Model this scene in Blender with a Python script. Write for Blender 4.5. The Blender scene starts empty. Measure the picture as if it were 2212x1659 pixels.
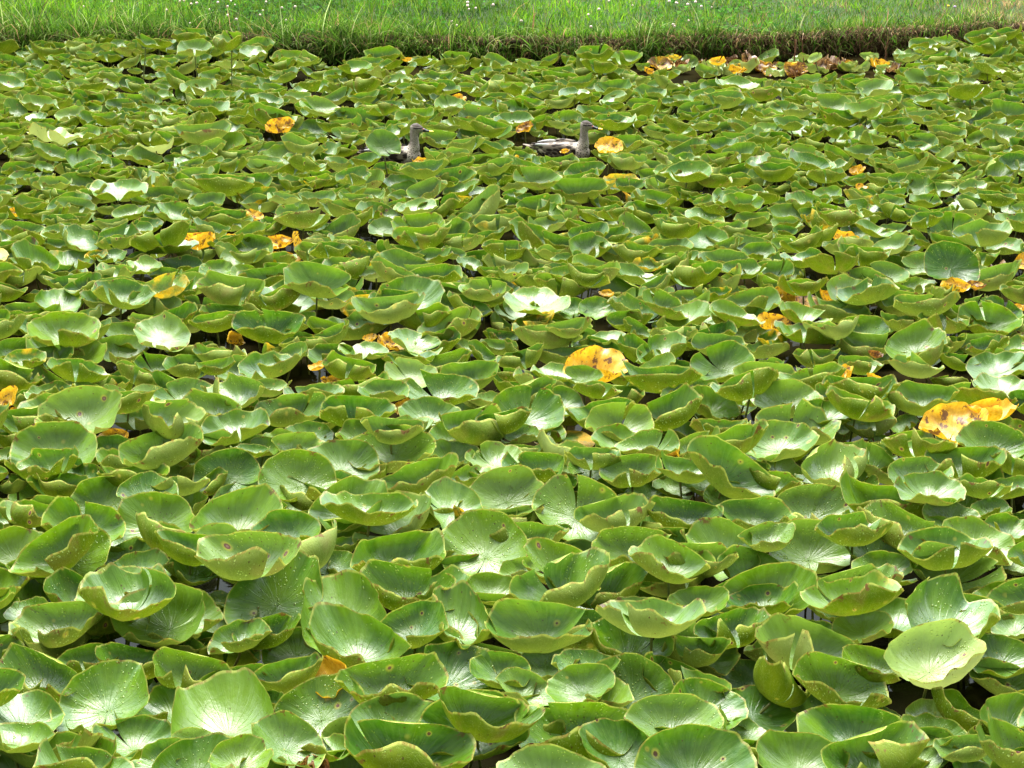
import bpy, math, random
import numpy as np
from mathutils import Vector

# ------------------------------------------------------------------ camera, sky, sun, exposure
S = bpy.context.scene
F_PX, W_PX, H_PX = 4200.0, 2212.0, 1659.0      # focal length and size of the picture in one common pixel unit
PITCH = math.radians(20.2)
CAM_H = 3.0
cam_d = bpy.data.cameras.new("camera")
cam_d.sensor_width = 36.0
cam_d.lens = F_PX / W_PX * 36.0
cam_d.clip_end = 3000.0
cam = bpy.data.objects.new("camera", cam_d)
S.collection.objects.link(cam)
cam.location = (0, 0, CAM_H)
cam.rotation_euler = (math.pi / 2 - PITCH, 0, 0)
S.camera = cam

SUN_EL, SUN_AZ = math.radians(70), math.radians(-14)
world = bpy.data.worlds.new("World")
S.world = world
world.use_nodes = True
wn, wl = world.node_tree.nodes, world.node_tree.links
bg = wn["Background"]
sky = wn.new("ShaderNodeTexSky")
sky.sky_type = 'NISHITA'
sky.sun_disc = False
sky.sun_elevation = SUN_EL
sky.sun_rotation = SUN_AZ
sky.dust_density = 4.0
hs = wn.new("ShaderNodeHueSaturation")
hs.inputs["Saturation"].default_value = 0.22
mx = wn.new("ShaderNodeMix"); mx.data_type = 'RGBA'
mx.inputs[0].default_value = 0.93
# cloud layer shaped for the leaf sheen: bright band ahead, dim overhead and behind
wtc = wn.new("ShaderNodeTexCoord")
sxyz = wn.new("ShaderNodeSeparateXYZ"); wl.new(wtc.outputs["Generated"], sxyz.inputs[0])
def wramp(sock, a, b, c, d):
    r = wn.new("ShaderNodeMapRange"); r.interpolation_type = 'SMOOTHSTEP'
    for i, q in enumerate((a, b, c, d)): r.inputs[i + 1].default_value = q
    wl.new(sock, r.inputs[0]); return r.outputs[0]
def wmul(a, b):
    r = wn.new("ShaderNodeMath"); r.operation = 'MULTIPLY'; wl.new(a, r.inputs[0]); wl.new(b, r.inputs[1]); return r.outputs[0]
band = wmul(wmul(wramp(sxyz.outputs[2], .97, .80, 0.0, 1.0), wramp(sxyz.outputs[2], .10, .42, .10, 1.0)), wramp(sxyz.outputs[1], -.15, .4, 0.0, 1.0))  # low sky dimmed so the water mirrors less brightness
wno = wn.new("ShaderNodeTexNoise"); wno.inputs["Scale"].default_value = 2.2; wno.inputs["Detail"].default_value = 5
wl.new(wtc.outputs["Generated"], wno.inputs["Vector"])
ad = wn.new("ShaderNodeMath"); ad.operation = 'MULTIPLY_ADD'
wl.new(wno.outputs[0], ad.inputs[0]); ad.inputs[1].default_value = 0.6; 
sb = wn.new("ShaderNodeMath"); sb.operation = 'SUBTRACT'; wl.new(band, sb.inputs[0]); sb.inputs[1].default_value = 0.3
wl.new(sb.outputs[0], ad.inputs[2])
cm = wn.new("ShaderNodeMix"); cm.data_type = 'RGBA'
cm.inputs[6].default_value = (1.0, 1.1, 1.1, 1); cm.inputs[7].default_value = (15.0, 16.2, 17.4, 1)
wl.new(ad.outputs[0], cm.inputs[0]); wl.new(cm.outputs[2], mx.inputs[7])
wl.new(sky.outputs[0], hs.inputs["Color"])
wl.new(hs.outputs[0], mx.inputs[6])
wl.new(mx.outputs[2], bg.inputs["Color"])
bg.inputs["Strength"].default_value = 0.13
sun_d = bpy.data.lights.new("sun", 'SUN')
sun_d.energy = 3.6
sun_d.angle = math.radians(42)
sun_d.color = (1.0, 0.97, 0.92)
sun = bpy.data.objects.new("sun", sun_d)
S.collection.objects.link(sun)
sd = Vector((math.sin(SUN_AZ) * math.cos(SUN_EL), math.cos(SUN_AZ) * math.cos(SUN_EL), math.sin(SUN_EL)))
sun.rotation_euler = sd.to_track_quat('Z', 'Y').to_euler()
S.view_settings.view_transform = 'Standard'
S.view_settings.look = 'None'
S.view_settings.exposure = 1.72
S.view_settings.gamma = 1.0

RNG = np.random.default_rng(7)
random.seed(7)
col = S.collection

# ------------------------------------------------------------------ camera arithmetic
CP, SP = math.cos(PITCH), math.sin(PITCH)

def at(u, v, z=0.0):
    """Point at height z that shows at pixel (u, v)."""
    a = (u - W_PX / 2) / F_PX
    b = -(v - H_PX / 2) / F_PX
    d = np.array([a, CP + b * SP, -SP + b * CP])
    k = (z - CAM_H) / d[2]
    return d[0] * k, d[1] * k

def proj(P):
    P = np.atleast_2d(P)
    y, z = P[:, 1], P[:, 2] - CAM_H
    dep = y * CP - z * SP
    up = y * SP + z * CP
    return np.stack([W_PX / 2 + F_PX * P[:, 0] / dep, H_PX / 2 - F_PX * up / dep, dep], 1)

# ------------------------------------------------------------------ node helpers
def new_mat(name):
    m = bpy.data.materials.new(name)
    m.use_nodes = True
    m.node_tree.nodes.clear()
    return m, NT(m.node_tree)

class NT:
    def __init__(s, t):
        s.n, s.l = t.nodes, t.links
    def node(s, kind, **kw):
        x = s.n.new(kind)
        for k, v in kw.items():
            setattr(x, k, v)
        return x
    def put(s, sock, v):
        if isinstance(v, bpy.types.NodeSocket):
            s.l.new(v, sock)
        elif v is not None:
            if isinstance(v, tuple) and len(v) == 3 and sock.type == 'RGBA':
                v = (*v, 1)
            if isinstance(v, (int, float)) and sock.type == 'RGBA':
                v = (v, v, v, 1)
            sock.default_value = v
    def math(s, op, a, b=None, c=None, clamp=False):
        x = s.node("ShaderNodeMath", operation=op, use_clamp=clamp)
        s.put(x.inputs[0], a); s.put(x.inputs[1], b)
        if c is not None: s.put(x.inputs[2], c)
        return x.outputs[0]
    def mix(s, f, a, b, mode='MIX'):
        x = s.node("ShaderNodeMix", data_type='RGBA', blend_type=mode)
        x.clamp_factor = True
        s.put(x.inputs[0], f); s.put(x.inputs[6], a); s.put(x.inputs[7], b)
        return x.outputs[2]
    def rng(s, v, a, b, c=0.0, d=1.0, smooth=True):
        x = s.node("ShaderNodeMapRange")
        if smooth: x.interpolation_type = 'SMOOTHSTEP'
        s.put(x.inputs[0], v)
        for i, q in enumerate((a, b, c, d)): s.put(x.inputs[i + 1], q)
        return x.outputs[0]
    def noise(s, vec, scale, detail=3, rough=0.5, out=0):
        x = s.node("ShaderNodeTexNoise")
        s.put(x.inputs["Vector"], vec); s.put(x.inputs["Scale"], scale)
        x.inputs["Detail"].default_value = detail
        x.inputs["Roughness"].default_value = rough
        return x.outputs[out]
    def voro(s, vec, scale, feature='F1', rnd=1.0):
        x = s.node("ShaderNodeTexVoronoi", feature=feature)
        s.put(x.inputs["Vector"], vec); s.put(x.inputs["Scale"], scale)
        x.inputs["Randomness"].default_value = rnd
        return x
    def sep(s, v):
        x = s.node("ShaderNodeSeparateXYZ"); s.put(x.inputs[0], v)
        return x.outputs
    def comb(s, a, b, c):
        x = s.node("ShaderNodeCombineXYZ")
        for i, q in enumerate((a, b, c)): s.put(x.inputs[i], q)
        return x.outputs[0]
    def attr(s, name):
        x = s.node("ShaderNodeAttribute", attribute_name=name)
        return x.outputs["Vector"], x.outputs["Color"]
    def bump(s, h, strength, dist, normal=None):
        x = s.node("ShaderNodeBump")
        x.inputs["Strength"].default_value = strength
        x.inputs["Distance"].default_value = dist
        s.put(x.inputs["Height"], h)
        if normal is not None: s.put(x.inputs["Normal"], normal)
        return x.outputs[0]
    def bsdf(s, color, rough=0.5, normal=None, spec=0.5, **kw):
        x = s.node("ShaderNodeBsdfPrincipled")
        s.put(x.inputs["Base Color"], color); s.put(x.inputs["Roughness"], rough)
        s.put(x.inputs["Specular IOR Level"], spec)
        if normal is not None: s.put(x.inputs["Normal"], normal)
        for k, v in kw.items(): s.put(x.inputs[k.replace("_", " ")], v)
        return x.outputs[0]
    def out(s, sh):
        x = s.node("ShaderNodeOutputMaterial")
        s.l.new(sh, x.inputs["Surface"])

# ------------------------------------------------------------------ leaf material
def leaf_material():
    m, t = new_mat("lily_leaf")
    disc, _ = t.attr("disc")           # x, y on the flat disc (radius 1) and a number of its own for each leaf
    v1, _ = t.attr("leafvar")          # age, spots, drops
    v2, _ = t.attr("leafvar2")         # pale, random, depth of green (painted shade on low leaves)
    x, y, rn = t.sep(disc)
    age, spots, drops = t.sep(v1)
    pale, rnd, deep = t.sep(v2)
    rho = t.math('SQRT', t.math('ADD', t.math('MULTIPLY', x, x), t.math('MULTIPLY', y, y)))
    th = t.math('ARCTAN2', y, x)
    own = t.comb(x, y, rn)
    n1 = t.noise(own, 1.7, 4, 0.6)
    n2 = t.noise(own, 9, 4, 0.65)
    streak = t.noise(t.comb(t.math('MULTIPLY', th, 9.0), t.math('MULTIPLY', rho, 1.3), rn), 1.0, 3, 0.6)
    # veins run out from the middle, wavering a little
    ph = t.math('ADD', t.math('MULTIPLY', th, 3.5), t.math('MULTIPLY', t.math('SUBTRACT', n1, 0.5), 1.0))
    saw = t.math('ABSOLUTE', t.math('SUBTRACT', t.math('FRACT', ph), 0.5))
    vein = t.math('MULTIPLY', t.rng(saw, 0.0, 0.07, 1, 0), t.rng(rho, 0.97, 0.35, 0, 1))
    nvec = t.node("ShaderNodeVectorMath", operation='ADD')
    t.put(nvec.inputs[0], own); t.put(nvec.inputs[1], t.noise(own, 6.0, 3, .6, out=1))
    net = t.voro(nvec.outputs[0], 4.0, 'DISTANCE_TO_EDGE')
    netl = t.rng(net.outputs[0], 0.0, 0.05, 1, 0)
    # upper face
    g = t.mix(t.rng(n1, 0.3, 0.7), (0.030, 0.118, 0.0005), (0.130, 0.245, 0.001))
    g = t.mix(t.math('MULTIPLY', t.math('POWER', rnd, 1.5), 0.8), g, (0.15, 0.25, 0.005))
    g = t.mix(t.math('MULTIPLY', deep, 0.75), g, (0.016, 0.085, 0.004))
    g = t.mix(t.rng(streak, 0.35, 0.75, 0, 0.22), g, (0.20, 0.38, 0.06))
    g = t.mix(t.math('MULTIPLY', vein, 0.22), g, (0.30, 0.45, 0.12))
    g = t.mix(t.math('MULTIPLY', pale, 0.6), g, (0.38, 0.50, 0.16))
    bloom = t.math('MULTIPLY', t.rng(n2, 0.4, 0.75), t.rng(rho, 1.0, 0.2, 0.03, 0.12))
    g = t.mix(bloom, g, (0.34, 0.46, 0.28))
    # lower face: duller, more yellow, some reddish brown
    un = t.mix(t.rng(n1, 0.3, 0.75), (0.072, 0.128, 0.002), (0.140, 0.188, 0.007))
    redd = t.math('MULTIPLY', t.rng(t.noise(own, 2.2, 3), 0.42, 0.72), t.rng(rnd, 0.2, 1.0, 0.15, 0.75))
    un = t.mix(redd, un, (0.135, 0.115, 0.022))
    un = t.mix(t.math('MULTIPLY', t.math('MAXIMUM', vein, netl), 0.3), un, (0.26, 0.33, 0.07))
    un = t.mix(t.math('MULTIPLY', pale, 0.7), un, (0.42, 0.48, 0.20))
    geo = t.node("ShaderNodeNewGeometry")
    back = geo.outputs["Backfacing"]
    c = t.mix(back, g, un)
    # thin margin
    rim = t.rng(t.math('ADD', rho, t.math('MULTIPLY', t.math('SUBTRACT', n2, 0.5), 0.03)), 0.955, 0.985)
    c = t.mix(t.math('MULTIPLY', rim, 0.75), c, t.mix(t.rng(streak, 0.45, 0.6), (0.42, 0.46, 0.10), (0.28, 0.20, 0.05)))
    # yellowing from the margin inward, then whole; age 0..1 yellow, 1..2 brown
    yz = t.rng(t.math('ADD', t.math('ADD', t.math('MULTIPLY', age, 1.7), t.math('MULTIPLY', rho, 0.35)), t.math('MULTIPLY', n1, 1.0)), 1.25, 1.5)
    yc = t.mix(t.rng(n2, 0.35, 0.7), (0.62, 0.34, 0.012), (0.74, 0.49, 0.045))
    c = t.mix(yz, c, yc)
    bz = t.rng(t.math('ADD', age, t.math('MULTIPLY', t.math('SUBTRACT', n1, 0.5), 1.6)), 1.25, 1.6)
    bc = t.mix(t.rng(n2, 0.35, 0.65), (0.07, 0.028, 0.012), t.mix(pale, (0.36, 0.165, 0.045), (0.42, 0.31, 0.17)))
    c = t.mix(bz, c, bc)
    blot = t.math('MULTIPLY', t.rng(t.noise(own, 3.2, 4, 0.6), 0.55, 0.61), t.rng(age, 0.6, 1.0))
    c = t.mix(t.math('MULTIPLY', blot, 0.9), c, (0.10, 0.035, 0.02))
    # browned, bitten stretches of the margin
    er = t.math('MULTIPLY', t.rng(t.noise(own, 2.9, 4, .7), .60, .66), t.rng(t.math('ADD', rho, t.math('MULTIPLY', n2, .25)), .98, 1.06))
    c = t.mix(t.math('MULTIPLY', er, 0.9), c, (0.12, 0.055, 0.018))
    # round fungus spots
    vs = t.voro(own, 3.1)
    pick = t.math('LESS_THAN', t.sep(vs.outputs["Color"])[0], spots)
    size = t.math('MULTIPLY_ADD', t.sep(vs.outputs["Color"])[1], 0.12, 0.05)
    d = t.math('DIVIDE', vs.outputs["Distance"], size)
    halo = t.math('MULTIPLY', t.rng(d, 1.1, 2.1, 1, 0), pick)
    core = t.math('MULTIPLY', t.rng(d, 0.85, 1.1, 1, 0), pick)
    mid = t.math('MULTIPLY', t.rng(d, 0.3, 0.6, 1, 0), pick)
    c = t.mix(t.math('MULTIPLY', halo, 0.45), c, (0.55, 0.45, 0.08))
    c = t.mix(core, c, t.mix(rnd, (0.07, 0.022, 0.012), (0.17, 0.07, 0.06)))
    c = t.mix(t.math('MULTIPLY', mid, t.rng(rnd, 0.4, 0.8, 0.1, 0.6)), c, (0.34, 0.22, 0.18))
    vf = t.voro(own, 14.0)
    fleck = t.math('MULTIPLY', t.math('LESS_THAN', t.sep(vf.outputs["Color"])[0], t.math('MULTIPLY', t.math('ADD', spots, 0.03), 0.30)), t.rng(vf.outputs["Distance"], 0.16, 0.24, 1, 0))
    c = t.mix(t.math('MULTIPLY', fleck, 0.85), c, (0.06, 0.03, 0.012))
    # standing drops of rain
    drops = t.math('MULTIPLY', drops, t.rng(t.noise(own, 2.6, 2, .5), .38, .62, .12, 1.15))
    vd = t.voro(own, 17.0)
    dsz = t.math('MULTIPLY_ADD', t.sep(vd.outputs["Color"])[1], 0.30, 0.12)
    dd = t.math('DIVIDE', vd.outputs["Distance"], dsz)
    dmask = t.math('MULTIPLY', t.rng(dd, 0.75, 1.0, 1, 0), t.math('LESS_THAN', t.sep(vd.outputs["Color"])[2], drops))
    dome = t.math('MULTIPLY', t.math('SQRT', t.math('SUBTRACT', 1.0, t.math('MULTIPLY', dd, dd), clamp=True)), t.math('LESS_THAN', t.sep(vd.outputs["Color"])[2], drops))
    c = t.mix(t.math('MULTIPLY', dmask, 0.4), c, (0.45, 0.60, 0.16))
    # relief
    hgt = t.math('ADD', t.math('MULTIPLY', vein, 0.5), t.math('ADD', t.math('MULTIPLY', streak, 0.8), t.math('MULTIPLY', n2, 0.5)))
    hgt = t.math('ADD', hgt, t.math('MULTIPLY', t.math('MULTIPLY', netl, back), 0.35))
    nb = t.bump(hgt, 0.45, 0.006)
    nb = t.bump(dome, 0.9, 0.004, nb)
    rough = t.math('ADD', t.mix(back, t.rng(n2, 0.2, 0.8, 0.26, 0.42), 0.6), t.math('MULTIPLY', yz, 0.15))
    rough = t.math('SUBTRACT', rough, t.math('MULTIPLY', dmask, 0.25), clamp=True)
    spec = t.mix(back, 0.68, 0.12)
    pr = t.bsdf(c, rough, nb, spec, Coat_Weight=t.mix(back, 0.25, 0.0), Coat_Roughness=0.30, Coat_Normal=nb)
    tr = t.node("ShaderNodeBsdfTranslucent")
    t.put(tr.inputs["Color"], t.mix(0.5, t.mix(1.0, c, (1.6, 1.5, 0.7), 'MULTIPLY'), c))
    t.put(tr.inputs["Normal"], nb)
    ms = t.node("ShaderNodeMixShader")
    ms.inputs[0].default_value = 0.22
    t.l.new(pr, ms.inputs[1]); t.l.new(tr.outputs[0], ms.inputs[2])
    t.out(ms.outputs[0])
    return m

def simple(name, colr, rough=0.6, c2=None, scale=20.0, spec=0.4, bump=0.0, translucent=0.0):
    m, t = new_mat(name)
    co = t.node("ShaderNodeTexCoord").outputs["Object"]
    n = t.noise(co, scale, 4, 0.6)
    c = t.mix(t.rng(n, 0.35, 0.65), colr, c2 or colr)
    sh = t.bsdf(c, rough, t.bump(n, bump, 0.01) if bump else None, spec)
    if translucent:
        tr = t.node("ShaderNodeBsdfTranslucent"); t.put(tr.inputs["Color"], c)
        ms = t.node("ShaderNodeMixShader"); ms.inputs[0].default_value = translucent
        t.l.new(sh, ms.inputs[1]); t.l.new(tr.outputs[0], ms.inputs[2]); sh = ms.outputs[0]
    t.out(sh)
    return m

def blade_material(name, rough=0.5, tr_=0.5):
    m, t = new_mat(name)
    a = t.node("ShaderNodeAttribute", attribute_name="tint")
    c = a.outputs["Color"]
    sh = t.bsdf(c, .75, None, 0.05)
    tr = t.node("ShaderNodeBsdfTranslucent"); t.put(tr.inputs["Color"], c)
    ms = t.node("ShaderNodeMixShader"); ms.inputs[0].default_value = tr_
    t.l.new(sh, ms.inputs[1]); t.l.new(tr.outputs[0], ms.inputs[2])
    t.out(ms.outputs[0])
    return m

M_LEAF = leaf_material()
M_STEM = simple("leaf_stem", (0.10, 0.13, 0.025), 0.45, (0.17, 0.16, 0.04), 30)
M_BLADE = blade_material("grass_blades")
M_DEAD = simple("dead_stalk", (0.22, 0.085, 0.035), 0.7, (0.12, 0.05, 0.025), 60)

# ------------------------------------------------------------------ mesh helpers
def mesh_obj(name, V, Fq, mat, parent=None, attrs=None, smooth=True):
    me = bpy.data.meshes.new(name)
    V = np.asarray(V, dtype=np.float32); Fq = np.asarray(Fq, dtype=np.int32)
    k = Fq.shape[1]
    me.vertices.add(len(V)); me.vertices.foreach_set("co", V.ravel())
    me.loops.add(Fq.size); me.loops.foreach_set("vertex_index", Fq.ravel())
    me.polygons.add(len(Fq))
    me.polygons.foreach_set("loop_start", np.arange(0, Fq.size, k, dtype=np.int32))
    me.polygons.foreach_set("loop_total", np.full(len(Fq), k, dtype=np.int32))
    me.update(calc_edges=True)
    if smooth: me.polygons.foreach_set("use_smooth", np.ones(len(Fq), dtype=bool))
    for an, arr in (attrs or {}).items():
        if arr.shape[1] == 4:
            at_ = me.attributes.new(an, 'FLOAT_COLOR', 'POINT'); at_.data.foreach_set("color", arr.astype(np.float32).ravel())
        else:
            at_ = me.attributes.new(an, 'FLOAT_VECTOR', 'POINT'); at_.data.foreach_set("vector", arr.astype(np.float32).ravel())
    me.materials.append(mat)
    o = bpy.data.objects.new(name, me)
    col.objects.link(o)
    if parent: o.parent = parent
    return o

def tube_arrays(pts, rad, n=7):
    pts = np.asarray(pts, float); rad = np.asarray(rad, float)
    V, Fq = [], []
    for i, p in enumerate(pts):
        a = pts[min(i + 1, len(pts) - 1)] - pts[max(i - 1, 0)]
        a = a / (np.linalg.norm(a) + 1e-9)
        h = np.array([1., 0, 0]) if abs(a[0]) < 0.8 else np.array([0, 1., 0])
        u = np.cross(a, h); u /= np.linalg.norm(u); w = np.cross(a, u)
        for k in range(n):
            q = 2 * math.pi * k / n
            V.append(p + rad[i] * (math.cos(q) * u + math.sin(q) * w))
    for i in range(len(pts) - 1):
        for k in range(n):
            Fq.append((i * n + k, i * n + (k + 1) % n, (i + 1) * n + (k + 1) % n, (i + 1) * n + k))
    return np.array(V), np.array(Fq)

def tag(o, label=None, cat=None, group=None, kind=None):
    if label: o["label"] = label
    if cat: o["category"] = cat
    if group: o["group"] = group
    if kind: o["kind"] = kind
    return o

# ------------------------------------------------------------------ one leaf: disc with a slit, bent, dished, waved, tilted
def leaf_geo(D, tilt, roll, cup, az, rs, nr=12, nth=64, curl=None, curl_az=None, rough=0.0, wave=1.0, iso=None):
    """az: direction the slit points (deg, 0 = picture right, -90 = towards the camera). Returns verts, disc coords."""
    R = D / 2
    jr = (np.arange(nr + 1) / nr) ** 0.85
    jr[0] = 0.012
    s = np.linspace(-1, 1, nth + 1)
    P, T = np.meshgrid(jr, s, indexing='ij')
    gap = 0.03 + rs.uniform(0.02, 0.16) * P ** 2
    th = T * (math.pi - gap)
    edge = 1 - 0.10 * np.exp(-((math.pi - np.abs(th)) / 0.22) ** 2)
    for k, a in ((2, .045), (3, .04), (5, .028), (8, .018), (13, .010), (21, .005)):
        edge = edge + a * rs.uniform(0.3, 1) * np.sin(k * th + rs.uniform(0, 6.28))
    rr = P * (1 + (edge - 1) * P ** 2)
    x, y = rr * np.cos(th) * 1.05, rr * np.sin(th) * 0.97
    disc = np.stack([P * np.cos(th), P * np.sin(th)], -1)
    a = math.radians(az)
    X = (x * math.cos(a) * -1 - y * math.sin(a) * -1) * R       # the slit is at -x of the disc, turn it to az
    Y = (x * math.sin(a) * -1 + y * math.cos(a) * -1) * R
    iso = (0.10 + 0.20 * cup) if iso is None else iso
    Z = iso * D * P ** 2.5
    # waves of the margin
    w = 0
    for k, am in ((2, .045), (3, .045), (4, .034), (6, .028), (9, .017), (14, .009)):
        w = w + am * rs.uniform(0.25, 1) * np.sin(k * th + rs.uniform(0, 6.28))
    kc = rs.integers(3, 7)
    w = w + .09 * rs.uniform(0, 1) * (np.abs(np.sin(kc * th / 2 + rs.uniform(0, 3.14))) ** 0.7 - .6)
    Z = Z + wave * w * R * 2.0 * P ** 3
    fr = 0
    for k in (7, 9, 12, 15, 19):
        fr = fr + rs.uniform(0, 1) * np.sin(k * th + rs.uniform(0, 6.28)) / (k / 9.0)
    Z = Z + wave * R * 0.030 * fr * P ** 5
    # lobes beside the slit stand up by different amounts
    for sg in (-1, 1):
        Z = Z + R * rs.uniform(-0.05, 0.34) * wave * P ** 2 * np.exp(-((math.pi - sg * th) / 0.5) ** 2)
    # ripple of the blade along the veins
    Z = Z + R * 0.010 * P * np.sin(th * rs.integers(6, 9) + rs.uniform(0, 6)) 
    if rough:
        for k in range(6):
            kx, ky, p0 = rs.normal(0, 5, 2).tolist() + [rs.uniform(0, 6.28)]
            Z = Z + rough * R * 0.09 * np.sin(kx * disc[..., 0] + ky * disc[..., 1] + p0)
    # bend about an axis that lies near the picture's horizontal for bowls
    K = (0.30 + 0.85 * cup) if curl is None else curl
    ca = math.radians(rs.normal(0, 26) if curl_az is None else curl_az)
    u = X * -math.sin(ca) + Y * math.cos(ca)
    q = X * math.cos(ca) + Y * math.sin(ca)
    if abs(K) > 0.02:
        ss = np.linspace(0, 1.5, 61)
        an = K * (0.25 * ss + 0.75 * ss ** 2.2)
        cu_, su_ = np.concatenate([[0], np.cumsum(np.cos(an[:-1]))]) * .025, np.concatenate([[0], np.cumsum(np.sin(an[:-1]))]) * .025
        au = np.abs(u) / R; sg_ = np.sign(u)
        ang = np.interp(au, ss, an)
        u2 = sg_ * (R * np.interp(au, ss, cu_) - Z * np.sin(ang))
        Z2 = R * np.interp(au, ss, su_) + Z * np.cos(ang)
    else:
        u2, Z2 = u, Z
    X = -u2 * math.sin(ca) + q * math.cos(ca)
    Y = u2 * math.cos(ca) + q * math.sin(ca)
    Z = Z2
    V = np.stack([X, Y, Z], -1).reshape(-1, 3)
    t_, r_ = math.radians(tilt), math.radians(roll)
    ry = np.array([[math.cos(r_), 0, -math.sin(r_)], [0, 1, 0], [math.sin(r_), 0, math.cos(r_)]])
    rx = np.array([[1, 0, 0], [0, math.cos(t_), -math.sin(t_)], [0, math.sin(t_), math.cos(t_)]])
    V = V @ (rx @ ry).T
    return V, disc.reshape(-1, 2)

_fc = {}
def leaf_faces(nr, nth):
    if (nr, nth) not in _fc:
        i, j = np.meshgrid(np.arange(nr), np.arange(nth), indexing='ij')
        a = i * (nth + 1) + j
        _fc[(nr, nth)] = np.stack([a, a + (nth + 1), a + nth + 2, a + 1], -1).reshape(-1, 4)
    return _fc[(nr, nth)]

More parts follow.
